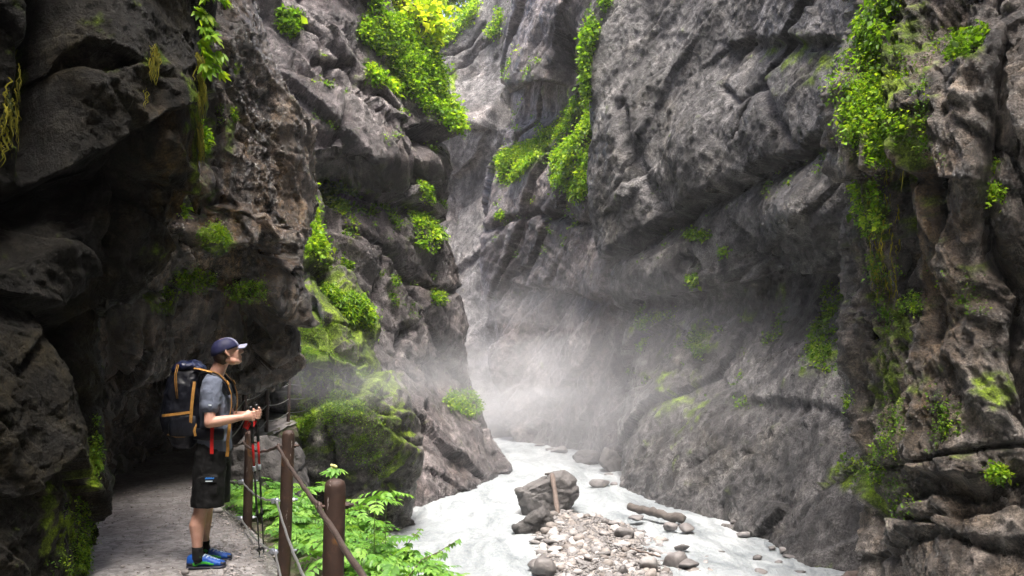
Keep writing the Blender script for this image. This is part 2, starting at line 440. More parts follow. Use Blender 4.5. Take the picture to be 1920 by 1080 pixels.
cliff('cliff_right', cols_of(yB, tB), 400, 430, 'rock_right', 'tall grey rock wall rising from the far bank of the stream', scale=1.5, amp=0.85, seed=3, blocky=0.36, mid=0.6, grain=1.3, joint=0.6, bed=(-0.23, 0.52, 0.82), long=3.0, bigamp=0.5,
      grooves=[([(1100, 505), (1143, 482), (1298, 389), (1417, 321), (1516, 275), (1590, 228)], 7, 0.55),
               ([(1440, 150), (1470, 240), (1500, 285)], 8, 0.4), ([(1360, 165), (1395, 200), (1440, 150)], 6, 0.35),
               ([(1180, 200), (1215, 330), (1260, 395)], 12, 0.4)],
      steps=[([(1100, 505), (1143, 482), (1298, 389), (1417, 321), (1516, 275), (1590, 228)], 7, 0.9, 45),
             ([(1395, 70), (1410, 60), (1420, 75), (1600, 70)], 8, 0.6, 60),
             ([(1425, 480), (1460, 520), (1500, 532), (1550, 520), (1590, 470)], 10, 1.6, 40),
             ([(1110, 600), (1200, 560), (1290, 560), (1400, 540)], 10, 0.9, 60),
             ([(1440, 745), (1560, 760), (1620, 800)], 8, 0.3, 50)],
      bumps=[(1190, 290, 40, 150, 0.5), (1310, 290, 45, 110, 0.5), (1480, 390, 80, 60, 0.45), (1520, 160, 90, 60, 0.3), (1330, 700, 90, 60, -0.3)],
      moss=[(1240, 600, 60, 50, 0.55), (1310, 640, 30, 40, 0.6), (1620, 880, 60, 40, 0.75), (1570, 560, 50, 80, 0.55), (1260, 760, 80, 100, 0.3), (1400, 560, 90, 40, 0.35),
            (1590, 120, 60, 80, 0.5), (1480, 120, 90, 60, 0.35), (1560, 650, 60, 70, 0.5)],
      wet=[(1400, 740, 130, 180, 0.5), (1470, 380, 60, 60, 0.5)], dip=(0.5, 0.35))

# buttress close on the right
yA = [-2200, -200, 0, 130, 250, 350, 450, 560, 680, 800, 900, 980, 1080, 1320]
eA = [1650, 1640, 1645, 1612, 1598, 1608, 1626, 1642, 1634, 1642, 1642, 1624, 1618, 1600]
YA = [15.5, 15, 14.8, 14.4, 14.2, 14.3, 14.6, 14.8, 14.7, 14.6, 14.5, 14.2, 13.9, 13.6]
tA = [zz([e + 60 for e in eA], [y + 6 for y in YA]), zz([e + 10 for e in eA], [y + 1.3 for y in YA]), zz(eA, YA),
      zz([1700] * 14, [y - 0.9 for y in YA]), zz([1790] * 14, [y - 1.9 for y in YA]), zz([1860] * 14, [y - 2.4 for y in YA]), zz([1950] * 14, [y - 2.6 for y in YA])]
cA = cols_of(yA, tA)
zA = [p[2] for p in cA[2]]
cA += [[np.array([8.3, 8.5, z]) for z in zA], [np.array([8.6, 3, z]) for z in zA], [np.array([9.5, -16, z * 1.1]) for z in zA]]
cliff('cliff_right_near', cA, 330, 470, 'rock_buttress', 'fluted brown rock buttress hung with greenery close on the right', scale=0.8, amp=0.75, flute=0.9, seed=11, blocky=0.55, mid=0.9, grain=1.5, joint=0.8, bed=(0.5, -0.8, 0.2), long=2.6, bigamp=0.7,
      cw=[10, 14, 60, 90, 90, 90, 60, 20, 20],
      grooves=[([(1885, 0), (1870, 250), (1850, 420), (1890, 560), (1905, 800)], 10, 0.6), ([(1640, 880), (1780, 875), (1920, 830)], 5, 0.25),
               ([(1640, 960), (1760, 985), (1920, 960)], 6, 0.3), ([(1700, 330), (1735, 420), (1720, 600)], 9, 0.45), ([(1775, 300), (1800, 480), (1790, 640)], 9, 0.45),
               ([(1740, 100), (1760, 200), (1700, 330)], 8, 0.35)],
      steps=[([(1650, 325), (1720, 310), (1760, 320)], 8, 0.5, 60), ([(1780, 215), (1860, 210), (1880, 260)], 6, 0.3, 60), ([(1780, 900), (1850, 930), (1920, 900)], 8, 0.5, 30),
             ([(1640, 945), (1760, 925), (1920, 945)], 6, 0.3, 26), ([(1640, 1035), (1780, 1000), (1920, 1045)], 6, 0.35, 30)],
      bumps=[(1830, 330, 40, 110, 0.35), (1745, 230, 30, 60, 0.3), (1660, 310, 40, 40, 0.3)],
      moss=[(1650, 150, 60, 170, 0.85), (1690, 280, 60, 80, 0.8), (1640, 430, 40, 170, 0.7), (1665, 620, 60, 200, 0.65), (1760, 420, 90, 300, 0.32), (1850, 750, 90, 160, 0.3), (1640, 900, 60, 70, 0.65), (1815, 85, 40, 30, 0.8), (1720, 80, 60, 90, 0.55), (1730, 700, 60, 150, 0.35)],
      tint=[(1720, 450, 90, 300, 0.7)], wet=[(1800, 500, 200, 400, 0.45)], dip=(0.25, 1.25))

# wall beyond it, up the stream
yC = [-500, -100, 60, 150, 215, 290, 400, 520, 640, 760]
def colC(px, Y, pw, Yw): return zz(px, Y) + [(pw, WL(Yw), Yw), (pw, WL(Yw) + 60, Yw - 1)]
eC = colC([990, 975, 955, 938, 948, 928, 916, 912, 916, 935], [58, 57, 56, 55, 56.5, 54.5, 54, 54, 53, 52], 965, 50)
tC = [[(p[0] + 25, p[1] + 12) if len(p) == 2 else (p[0] + 25, p[1], p[2] + 12) for p in eC], [(p[0] + 5, p[1] + 3) if len(p) == 2 else (p[0] + 5, p[1], p[2] + 3) for p in eC], eC,
      colC([1010, 1003, 990, 985, 985, 975, 968, 965, 968, 980], [53, 52, 50.5, 49, 54, 51, 51, 51, 50.5, 50], 1005, 48.6),
      colC([1050, 1050, 1045, 1045, 1042, 1035, 1035, 1035, 1040, 1045], [48.5, 48, 47, 46, 48, 46, 46.5, 47, 47.5, 47.3], 1050, 47),
      colC([1100] * 10, [44, 44, 43.5, 43, 43.5, 42, 42.5, 42, 43, 43.5], 1105, 43),
      colC([1170] * 10, [41, 41, 41, 40.5, 40.5, 40, 39.5, 38.6, 39.5, 40], 1175, 39.5), colC([1300] * 10, [39] * 10, 1300, 38)]
cliff('cliff_right_upstream', cols_of(yC, tC), 260, 400, 'rock_left', 'grey rock wall with green ledges upstream of the tall right wall', scale=2.0, amp=0.8, seed=23, blocky=0.6, mid=0.7, bed=(-0.39, 0.51, 0.77), long=2.5, bigamp=0.6, joint=0.8,
      grooves=[([(940, 330), (990, 290), (1060, 240), (1105, 190)], 7, 0.9), ([(915, 430), (1000, 400), (1100, 420)], 7, 0.5)],
      steps=[([(930, 150), (965, 175), (1010, 155), (1030, 110)], 7, 2.6, 45), ([(940, 255), (1000, 250), (1080, 150)], 7, 1.0, 35), ([(1000, 540), (1100, 560), (1180, 545)], 7, 0.9, 35)],
      moss=[([(940, 310), (1010, 285), (1090, 200)], 0.8, 28), (1080, 290, 40, 100, 0.7), (1050, 170, 60, 40, 0.4)], dip=(0.4, 0.5))

# head of the gorge
yD = None
def colD(px, rim, Yr, base):
    return [P(px[0], rim - 30, Yr + 40), P(px[0], rim - 12, Yr + 9), P(px[0], rim, Yr), P(px[1], 150, Yr - 1.5), P(px[1], 235, Yr - 5), P(px[1], 285, Yr - 3), P(px[2], 330, Yr - 1),
            P(px[2], 450, Yr - 3), P(px[2], 600, Yr - 5), P(px[3], 700, 60), P(px[3], 790, base + 1.5), P(px[3], 825, base), P(px[3], 880, base - 2)]
cD = [colD((650, 660, 700, 720), 60, 70, 54), colD((760, 765, 780, 790), 75, 71, 54), colD((820, 822, 822, 840), 82, 72, 53.5), colD((862, 866, 858, 880), 50, 71.5, 53),
      colD((905, 905, 890, 920), 5, 70, 52.5), colD((965, 955, 925, 970), -70, 68, 52.3), colD((1050, 1040, 1000, 1040), -170, 66, 52), colD((1200, 1180, 1150, 1150), -300, 64, 52)]
cliff('cliff_head', cD, 210, 300, 'rock_far', 'pale rock face closing the head of the gorge', scale=2.4, amp=0.7, seed=31, mid=0.7, blocky=0.6, bed=(-0.7, 0, 0.7), long=2.5, bigamp=0.6, joint=0.8,
      grooves=[([(820, 108), (870, 92), (905, 50)], 3, 0.8), ([(820, 140), (845, 135), (880, 115), (915, 75)], 3, 0.8), ([(860, 122), (900, 80)], 3, 0.6), ([(845, 330), (850, 450), (842, 560)], 4, 0.5)],
      steps=[([(860, 235), (890, 240), (935, 190)], 6, 2.2, 26)], moss=[(850, 145, 7, 40, 0.8), (938, 40, 6, 22, 0.7), (880, 45, 30, 14, 0.7)], wet=[(870, 430, 40, 120, 0.6)], dip=(0.6, 0.7))

# wall on this bank, beyond the bend
yE = [-500, -100, 60, 180, 290, 350, 440, 560, 680, 770, 850]
def colE(px, Y, pw, Yw): return zz(px, Y) + [(pw, WL(Yw), Yw), (pw, WL(Yw) + 75, Yw - 0.8)]
eE = colE([765, 768, 796, 826, 848, 832, 836, 845, 858, 905, 936], [38, 37.5, 37, 36.5, 36.3, 37.2, 37, 37, 37.5, 38.5, 39], 946, 39)
tE = [colE([420] * 11, [26] * 4 + [27, 30, 29, 28.5, 28, 27.5, 27], 420, 26), 
      colE([550] * 11, [29, 28.5, 28, 27.5, 27, 30.6, 29.2, 28.6, 28, 27.6, 27.3], 560, 27),
      colE([622, 622, 626, 630, 636, 636, 640, 650, 666, 690, 740], [31, 30, 29.5, 28.8, 28, 31.4, 30, 29.5, 29, 28.7, 28.3], 770, 28),
      colE([690, 690, 700, 705, 710, 710, 716, 722, 738, 772, 815], [33, 32.5, 32, 31, 30.2, 32.6, 32, 31.5, 31, 30.6, 30.3], 838, 29.9),
      colE([740, 745, 756, 772, 786, 784, 790, 796, 806, 842, 884], [36, 35.5, 35, 34, 33.6, 35, 35, 34.6, 34.2, 33.6, 33], 905, 32.6),
      eE,
      [(p[0] - 8, p[1] + 3) if len(p) == 2 else (p[0] - 8, p[1], p[2] + 3) for p in eE], [(p[0] - 60, p[1] + 14) if len(p) == 2 else (p[0] - 60, p[1], p[2] + 14) for p in eE]]
cliff('cliff_left_middle', cols_of(yE, tE), 360, 420, 'rock_left', 'dark grey overhanging rock wall with green ledges beyond the path', scale=1.5, amp=0.9, seed=42, mid=0.6, blocky=0.7, bed=(0.27, 0.41, 0.87), long=2.0, bigamp=0.6, joint=0.8,
      grooves=[([(600, 110), (660, 120), (700, 180), (740, 210)], 5, 0.5), ([(560, 20), (600, 60), (640, 180), (660, 330)], 6, 0.4), ([(640, 440), (720, 480), (760, 530), (840, 550)], 5, 0.6),
               ([(760, 180), (765, 260), (780, 330)], 6, 0.6), ([(690, 400), (700, 520), (690, 600)], 6, 0.35), ([(800, 760), (790, 900)], 6, 0.5), ([(750, 620), (740, 750)], 7, 0.9)],
      steps=[([(550, 325), (590, 345), (640, 342), (700, 365), (760, 385), (835, 420)], 7, 1.5, 22), ([(790, 240), (830, 250), (860, 268)], 5, 1.8, 30),
             ([(560, 230), (640, 250), (690, 300)], 8, 0.8, 50)],
      bumps=[(640, 450, 60, 60, 0.4), (780, 440, 40, 40, 0.4), (600, 60, 50, 60, 0.4), (740, 300, 40, 50, 0.3)],
      moss=[([(600, 345), (700, 365), (760, 385), (820, 420)], 0.75, 14), (790, 430, 30, 40, 0.6), (870, 755, 40, 20, 0.9), (745, 760, 26, 60, 0.7), (640, 390, 30, 25, 0.6), (750, 130, 60, 50, 0.7)], dip=(0.45, 0.55))

# mossy rib standing in front of it
yF = [330, 420, 500, 590, 680, 770, 850, 930, 985, 1100]
eF = [572, 600, 624, 688, 716, 746, 762, 762, 752, 748]; YF = [25.5, 25, 24.6, 24.4, 24.3, 24.4, 24.6, 24.8, 24.8, 24]
tF = [zz([470] * 10, [29, 28.5, 28, 27.5, 27.5, 28, 27, 26, 25.5, 24.5]), zz([520, 520, 520, 520, 530, 530, 520, 510, 510, 510], [26.5, 26, 25.5, 25, 25, 25, 24.6, 24, 23.5, 23]),
      zz([546, 546, 547, 548, 552, 552, 548, 548, 548, 548], [25, 24.2, 23.4, 22.6, 22.3, 22.3, 22.4, 22.6, 22.6, 22.4]),
      zz([555, 566, 574, 602, 616, 626, 632, 640, 645, 645], [24.6, 23.8, 23, 22.1, 21.6, 21.6, 21.9, 22.5, 22.8, 22.4]),
      zz([564, 584, 602, 650, 676, 694, 704, 708, 706, 704], [24.8, 24, 23.4, 22.8, 22.4, 22.5, 22.9, 23.5, 23.6, 23]), zz(eF, YF),
      zz([e - 6 for e in eF], [y + 2.5 for y in YF]), zz([e - 40 for e in eF], [y + 8 for y in YF])]
cliff('cliff_rib', cols_of(yF, tF), 230, 340, 'rock_moss', 'rounded mossy rock rib rising from the stream beside the path', scale=1.0, amp=0.75, seed=55, mid=0.7,
      grooves=[([(610, 690), (615, 780), (630, 860), (640, 960)], 5, 0.5), ([(555, 560), (600, 600), (690, 680)], 5, 0.4), ([(570, 640), (640, 700)], 5, 0.3)],
      steps=[([(550, 545), (600, 560), (640, 620)], 6, 0.6, 40), ([(550, 660), (580, 690), (640, 690)], 6, 0.5, 30)],
      bumps=[(575, 670, 26, 20, 0.5)],
      moss=[(600, 640, 80, 140, 0.85), (640, 800, 100, 100, 0.9), (570, 800, 40, 70, 1.0), (580, 670, 40, 25, 1.0), ([(560, 350), (590, 470), (680, 590), (720, 700)], 1.0, 36), (735, 840, 40, 110, 0.85), (650, 720, 70, 70, 0.85)], moss_up=0.6)

# wet wall that overhangs the path
yG = [-900, -150, 0, 100, 200, 300, 420, 540, 620, 700]
eG = [440, 455, 463, 493, 523, 545, 551, 548, 540, 528]; YG = [13.4, 13.2, 13, 13, 13, 13, 13, 13.2, 13.5, 14]
def colG(px, Y, rec): return [P(a, yG[k], b) for k, (a, b) in enumerate(zip(px, Y))] + [P(*r) for r in rec]
cG = [colG([60] * 10, [8.6, 8.4, 8.4, 8.4, 8.4, 8.4, 8.5, 8.8, 9.2, 9.8], [(60, 715, 10), (60, 830, 10.6), (60, 1000, 10.4)]),
      colG([200, 200, 205, 210, 215, 220, 225, 225, 225, 225], [9.8, 9.6, 9.5, 9.5, 9.6, 9.6, 9.6, 10, 10.5, 11.2], [(212, 716, 12.2), (195, 830, 12.8), (180, 1000, 12.6)]),
      colG([300, 305, 310, 315, 320, 325, 330, 330, 325, 325], [10.8, 10.6, 10.6, 10.6, 10.7, 10.7, 10.6, 10.9, 11.5, 12.3], [(300, 714, 14.4), (280, 800, 15), (268, 960, 14.8)]),
      colG([380, 385, 390, 400, 410, 415, 420, 420, 415, 410], [11.8, 11.6, 11.5, 11.5, 11.6, 11.6, 11.5, 11.8, 12.4, 13.1], [(378, 712, 16.4), (350, 790, 17.2), (338, 930, 17)]),
      colG([425, 435, 440, 460, 480, 495, 500, 495, 488, 480], [12.7, 12.5, 12.3, 12.3, 12.3, 12.3, 12.2, 12.5, 13, 13.5], [(448, 712, 17.8), (425, 800, 17.6), (415, 920, 16)]),
      colG(eG, YG, [(505, 715, 21), (470, 800, 23), (460, 1000, 22)]),
      colG([e + 1 for e in eG], [y + 0.5 for y in YG], [(508, 714, 21.5), (475, 800, 23.5), (465, 1000, 22.5)]),
      colG([e - 5 for e in eG], [y + 1.6 for y in YG], [(520, 710, 23), (490, 800, 25.5), (480, 1000, 25)]),
      colG([e - 50 for e in eG], [y + 7 for y in YG], [(520, 700, 26), (500, 800, 28), (490, 1000, 27)])]
cliff('cliff_left_wet', cG, 300, 420, 'rock_wet', 'wet glistening brown rock overhanging the path', scale=0.55, amp=0.95, seed=66,
      cw=[20, 50, 80, 80, 60, 50, 34, 40, 16], rw=[80, 90, 100, 100, 100, 120, 120, 70, 70, 40, 40, 60],
      steps=[([(250, 560), (330, 580), (420, 560), (500, 585), (545, 600)], 7, 0.5, 60), ([(350, 430), (420, 470), (500, 450)], 6, 0.25, 40)],
      bumps=[(400, 470, 50, 40, 0.3)],
      moss=[(400, 450, 36, 34, 0.85), (350, 520, 70, 40, 0.5), (440, 130, 14, 25, 0.8), (430, 260, 16, 70, 0.55), (300, 570, 60, 30, 0.6), (470, 560, 60, 30, 0.45), (385, 300, 24, 160, 0.6)],
      tint=[(440, 420, 120, 180, 0.9)], wet=[(490, 200, 50, 220, 1.0), (430, 480, 120, 80, 0.8)], dip=(0.9, 0.3))

# dark overhang beside the viewer
yH = [-3200, -900, -300, 0, 150, 300, 380, 450, 520, 590, 690, 800, 900, 1000, 1100, 1450]
eH = [380, 410, 398, 388, 386, 388, 374, 346, 300, 244, 202, 188, 188, 186, 182, 176]
YH = [7.5, 6.6, 6.4, 6.3, 6.3, 6.3, 6.3, 6.3, 6.25, 6.2, 6.2, 6.2, 6.2, 6.2, 6.2, 6.2]
cH = [[P(e - d0, yH[k], YH[k] + dy) for k, e in enumerate(eH)] for d0, dy in ((0, 0),)]
zH = [p[2] for p in cH[0]]
def lean(z): return 0.35 * max(0, min(z, 4.5)) / 4.5
pre = [[np.array([-3.6 + lean(z), -16, z]) for z in zH], [np.array([-3.3 + lean(z) * 1.3, -3, z]) for z in zH], [np.array([-3.25 + lean(z) * 1.2, 2.2, z]) for z in zH],
       [P(-60, yH[k], 4.5 + 0.2 * (yH[k] < 500)) for k in range(16)], [P(90 if yH[k] > 500 else 140, yH[k], 5.2 + (0.1 if yH[k] < 500 else 0)) for k in range(16)],
       [P(eH[k] - 60 if yH[k] > 600 else eH[k] - 130, yH[k], 5.6) for k in range(16)], [P(eH[k] - 14, yH[k], YH[k] - 0.15) for k in range(16)]]
post = [[P(eH[k] - 6, yH[k], YH[k] + 0.7) for k in range(16)], [P(eH[k] - 70, yH[k], YH[k] + 2.5) for k in range(16)], [P(min(eH[k] - 140, 60), yH[k], YH[k] + 5.5) for k in range(16)]]
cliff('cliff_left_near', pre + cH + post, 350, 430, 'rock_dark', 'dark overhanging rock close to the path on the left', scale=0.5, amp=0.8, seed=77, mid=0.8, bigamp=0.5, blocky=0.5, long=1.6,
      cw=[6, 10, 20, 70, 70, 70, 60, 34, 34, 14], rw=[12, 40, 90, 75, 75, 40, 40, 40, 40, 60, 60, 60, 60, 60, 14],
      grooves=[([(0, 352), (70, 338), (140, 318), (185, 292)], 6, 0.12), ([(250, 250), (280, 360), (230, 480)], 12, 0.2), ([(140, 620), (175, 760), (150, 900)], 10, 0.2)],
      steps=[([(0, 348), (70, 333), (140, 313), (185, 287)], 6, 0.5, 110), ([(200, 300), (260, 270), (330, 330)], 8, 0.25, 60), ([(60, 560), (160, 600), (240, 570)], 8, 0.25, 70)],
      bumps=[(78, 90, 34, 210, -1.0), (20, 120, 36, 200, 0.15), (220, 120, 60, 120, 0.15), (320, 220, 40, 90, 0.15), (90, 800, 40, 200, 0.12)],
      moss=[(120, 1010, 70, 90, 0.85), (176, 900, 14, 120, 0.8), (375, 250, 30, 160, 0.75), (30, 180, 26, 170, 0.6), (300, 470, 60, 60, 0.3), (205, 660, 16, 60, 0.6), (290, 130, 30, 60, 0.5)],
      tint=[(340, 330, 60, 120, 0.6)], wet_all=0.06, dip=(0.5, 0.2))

# unseen wall added behind the viewer to keep open sky light off the rock
cK = [[np.array([x, y, z]) for z in (34, 26, 18, 10, 4, 0, -3, -5)] for x, y in ((-9, -14), (-4, -17), (0, -18.5), (5, -18), (9, -15), (14, -10))]
cliff('cliff_sky_block', cK, 60, 80, 'rock_right', 'added unseen rock wall behind the viewer that shuts out open sky light', scale=1.5, seed=88, cw=[1] * 5, rw=[1] * 7)

# ------------------------------------------------------------------ ground, stream, path
M['bed'] = simple('river_bed', (0.28, 0.26, 0.24), 0.8, 0.4, 3, 0.6, 0.1, coord='Object')
gx, gy = np.meshgrid(np.linspace(-58, 58, 60), np.linspace(-38, 118, 80))
Vg = np.stack([gx.ravel(), gy.ravel(), np.full(gx.size, -4.4)], -1); Vg[:, 2] += 0.25 * fbm(Vg * 0.3, 3, 5)
tag(link('ground', mesh('ground', Vg, grid_faces(80, 60, True)), M['bed']), 'stony bed of the gorge under the stream', None, None, 'structure')

def water_mat():
    m, n, l, b = newmat('milky_water')
    g = n.new('ShaderNodeNewGeometry'); pos = g.outputs['Position']
    fl = mapping(n, l, pos, (1.0, 0.35, 1), (0, 0, -0.15))
    a = noise(n, l, fl, 0.9, 8, 0.65, 1.2); f = noise(n, l, fl, 5, 6, 0.7, 0.8)
    c = ramp(n, l, a, [(0.3, (0.15, 0.172, 0.186)), (0.55, (0.32, 0.348, 0.362)), (0.75, (0.56, 0.58, 0.59))])
    l.new(c, b.inputs['Base Color'])
    l.new(ramp(n, l, f, [(0.35, (0.28,) * 3), (0.65, (0.6,) * 3)]), b.inputs['Roughness'])
    b.inputs['Specular IOR Level'].default_value = 0.5
    nb = bump(n, l, a, 0.8, 0.35); nb = bump(n, l, f, 0.7, 0.07, nb)
    l.new(nb, b.inputs['Normal']); return m
M['water'] = water_mat()
ys = np.concatenate([np.linspace(-20, 14, 20), np.linspace(14.1, 34, 260), np.linspace(34.1, 64, 110)]); xs = np.linspace(-9, 13, 210)
gx, gy = np.meshgrid(xs, ys); Vw = np.stack([gx.ravel(), gy.ravel(), np.full(gx.size, WATER_Z)], -1).astype(np.float32)
q = Vw * np.array([1.0, 0.45, 1], np.float32)
Vw[:, 2] += 0.13 * fbm(q * 0.7, 3, 91) + 0.09 * fbm(q * 1.8, 4, 92, 0.55, True) + 0.03 * fbm(Vw * 5.0, 2, 93)
tag(link('river_water', mesh('river_water', Vw, grid_faces(len(ys), len(xs), True)), M['water']), 'milky white water of the mountain stream', None, None, 'structure')

# rail line of the path and the path itself
RAIL = [(0.55, -0.1), (-0.757, 3.48), (-1.63, 5.9), (-2.64, 8.2), (-3.73, 10.5)]
def path_z(y): y = np.asarray(y, float); return -0.25 * sstep(6.8, 12.0, y) + 0.25 * sstep(12.5, 19, y)
cen = np.array([(1.3, -6), (0.55, -0.1), (-0.757, 3.48), (-1.63, 5.9), (-2.64, 8.2), (-3.73, 10.5), (-4.6, 13), (-5.2, 16), (-5.6, 19), (-5.9, 22), (-6.0, 27)])
def path_mat():
    m, n, l, b = newmat('gravel_path')
    g = n.new('ShaderNodeNewGeometry'); pos = g.outputs['Position']
    v = n.new('ShaderNodeTexVoronoi'); v.inputs['Scale'].default_value = 24; l.new(pos, v.inputs['Vector'])
    a = noise(n, l, pos, 1.3, 6, 0.65, 0.5); f = noise(n, l, pos, 60, 4, 0.7)
    sep = n.new('ShaderNodeSeparateColor'); l.new(v.outputs['Color'], sep.inputs[0])
    t = math_(n, l, 'ADD', math_(n, l, 'MULTIPLY', sep.outputs[0], 0.5), math_(n, l, 'MULTIPLY', f, 0.5))
    c = ramp(n, l, t, [(0.2, (0.10, 0.093, 0.092)), (0.5, (0.20, 0.19, 0.188)), (0.85, (0.36, 0.345, 0.342))])
    c = mixc(n, l, ramp(n, l, a, [(0.4, (0, 0, 0)), (0.65, (0.6, 0.6, 0.6))]), c, (0.14, 0.128, 0.122))
    l.new(c, b.inputs['Base Color'])
    l.new(ramp(n, l, a, [(0.35, (0.4,) * 3), (0.6, (0.75,) * 3)]), b.inputs['Roughness'])
    h = math_(n, l, 'ADD', math_(n, l, 'MULTIPLY', v.outputs['Distance'], -0.8), f)
    l.new(bump(n, l, h, 0.6, 0.012), b.inputs['Normal']); return m
M['path'] = path_mat()
tt = spread([1, 1, 2, 4, 4, 3, 2, 1, 1, 1], 260)
pc = catmull(cen, tt); dpc = np.gradient(pc, axis=0); dpc /= np.linalg.norm(dpc, axis=1)[:, None]
lft = np.stack([-dpc[:, 1], dpc[:, 0]], -1)
us = np.linspace(-0.12, 3.6, 110)
G = np.zeros((260, 110, 3), np.float32); G[..., :2] = pc[:, None] + lft[:, None] * us[None, :, None]; G[..., 2] = path_z(pc[:, 1])[:, None]
Vp = G.reshape(-1, 3); uu = np.tile(us, 260)
Vp[:, 2] += 0.035 * fbm(Vp * 1.1, 4, 101) + 0.012 * fbm(Vp * 7, 3, 102) - 0.05 * sstep(0.1, -0.12, uu) + 0.14 * sstep(1.7, 3.2, uu)
tag(link('path', mesh('path', Vp, grid_faces(260, 110)), M['path']), 'grey gravel footpath leading into the rock tunnel', None, None, 'structure')

# bank falling from the rail to the stream
def bank_mat():
    m, n, l, b = newmat('bank_soil')
    g = n.new('ShaderNodeNewGeometry'); pos = g.outputs['Position']
    a = noise(n, l, pos, 3, 7, 0.7, 0.5); f = noise(n, l, pos, 26, 5, 0.7)
    c = ramp(n, l, f, [(0.3, (0.03, 0.024, 0.018)), (0.6, (0.10, 0.082, 0.062)), (0.8, (0.20, 0.17, 0.14))])
    c = mixc(n, l, ramp(n, l, a, [(0.45, (0, 0, 0)), (0.62, (1, 1, 1))]), c, (0.05, 0.085, 0.012))
    l.new(c, b.inputs['Base Color']); b.inputs['Roughness'].default_value = 0.85
    l.new(bump(n, l, math_(n, l, 'ADD', a, f), 0.8, 0.05), b.inputs['Normal']); return m
M['bank'] = bank_mat()
prof_u = np.array([0.05, 0.25, 0.55, 1.0, 1.35, 1.6, 1.75, 1.8]); prof_z = np.array([-0.02, -0.03, -0.07, -0.16, -0.45, -1.4, -3.0, -4.6])
us = np.linspace(0, 7, 90); pu = np.interp(us, np.arange(8), prof_u); pz = np.interp(us, np.arange(8), prof_z)
G = np.zeros((260, 90, 3), np.float32); wid = 1.0 - 0.85 * sstep(9.5, 12, pc[:, 1])
G[..., :2] = pc[:, None] - lft[:, None] * (pu[None, :] * wid[:, None])[..., None]; G[..., 2] = path_z(pc[:, 1])[:, None] + pz[None]
Vb = G.reshape(-1, 3); k = np.tile(pu, 260)
nzb = 0.10 * fbm(Vb * 1.6, 4, 111) + 0.03 * fbm(Vb * 7, 3, 112); Vb[:, 2] += nzb * sstep(0.05, 0.4, k); Vb[:, 0] += 0.3 * fbm(Vb * 1.2 + 7, 4, 113) * sstep(0.6, 1.4, k)
tag(link('bank', mesh('bank', Vb, grid_faces(260, 90, True)), M['bank']), 'soil bank dropping from the railing to the stream', None, None, 'structure')
BANK = dict(V=Vb)

# even air of the gorge
def volume(name, V, F, density, label, color=(0.93, 0.94, 1.0), aniso=0.2):
    m, n, l, b = newmat(name); n.remove(b)
    pv = n.new('ShaderNodeVolumePrincipled'); pv.inputs['Color'].default_value = (*color, 1); pv.inputs['Density'].default_value = density; pv.inputs['Anisotropy'].default_value = aniso
    l.new(pv.outputs[0], n['Material Output'].inputs['Volume'])
    o = link(name, mesh(name, np.array(V, float), F), m, None, False); tag(o, label, None, None, 'stuff'); return o, m, n, l, pv
def boxVF(a, b):
    V = [(x, y, z) for z in (a[2], b[2]) for y in (a[1], b[1]) for x in (a[0], b[0])]
    return V, [(0, 2, 3, 1), (4, 5, 7, 6), (0, 1, 5, 4), (2, 6, 7, 3), (0, 4, 6, 2), (1, 3, 7, 5)]
volume('haze', *boxVF((-60, -40, -6), (60, 120, 75)), 0.0004, 'thin even haze filling the gorge')

# ------------------------------------------------------------------ loose stones, boulders, driftwood
random.seed(4); RS = np.random.RandomState(4)
def ico(sub):
    bm = bmesh.new(); bmesh.ops.create_icosphere(bm, subdivisions=sub, radius=1)
    V = np.array([v.co[:] for v in bm.verts]); F = np.array([[v.index for v in f.verts] for f in bm.faces]); bm.free(); return V, F
ICO = {k: ico(k) for k in (1, 2, 3, 5)}

def stone_shape(sub, seed, planes=14, rough=0.05, sq=(1, 1, 1), rnd=0.5):
    """convex faceted stone: the unit ball cut by random planes"""
    r = np.random.RandomState(seed); D, F = ICO[sub]
    n = r.normal(size=(planes, 3)); n /= np.linalg.norm(n, axis=1)[:, None]; h = r.uniform(0.55, 1.0, planes)
    dot = D @ n.T; rad = np.where(dot > 0.05, h / np.maximum(dot, 0.05), 9).min(1); rad = np.minimum(rad, 1.15)
    rad = rad * (1 - rnd) + rnd * np.clip(rad, 0.7, 1.0)
    V = D * rad[:, None]
    if rough: V = V * (1 + rough * fbm(V * 2.2 + seed, 4, seed % 200, 0.6)[:, None])
    return V * np.array(sq), F

def rock_simple(name, lo, hi, scale, bstr=0.6, moss=False, rough=0.7):
    m, n, l, b = newmat(name)
    oi = n.new('ShaderNodeObjectInfo'); pos = n.new('ShaderNodeNewGeometry').outputs['Position']
    a = noise(n, l, pos, scale, 7, 0.7, 0.3)
    t = math_(n, l, 'ADD', math_(n, l, 'MULTIPLY', a, 0.6), math_(n, l, 'MULTIPLY', oi.outputs['Random'], 0.4))
    mid = tuple((x + y) / 2 for x, y in zip(lo, hi))
    c = ramp(n, l, t, [(0.25, lo), (0.5, mid), (0.75, hi)])
    if moss:
        nz = n.new('ShaderNodeSeparateXYZ'); l.new(n.new('ShaderNodeNewGeometry').outputs['Normal'], nz.inputs[0])
        k = math_(n, l, 'ADD', nz.outputs[2], math_(n, l, 'MULTIPLY', a, 0.8))
        c = mixc(n, l, ramp(n, l, k, [(1.15, (0, 0, 0)), (1.5, (0.6, 0.6, 0.6))]), c, (0.09, 0.12, 0.02))
    l.new(c, b.inputs['Base Color']); b.inputs['Roughness'].default_value = rough
    l.new(bump(n, l, a, bstr, 0.3 / scale), b.inputs['Normal']); return m
M['boulder'] = rock_simple('boulder_rock', (0.045, 0.042, 0.041), (0.14, 0.131, 0.127), 4.0, 0.9, True)
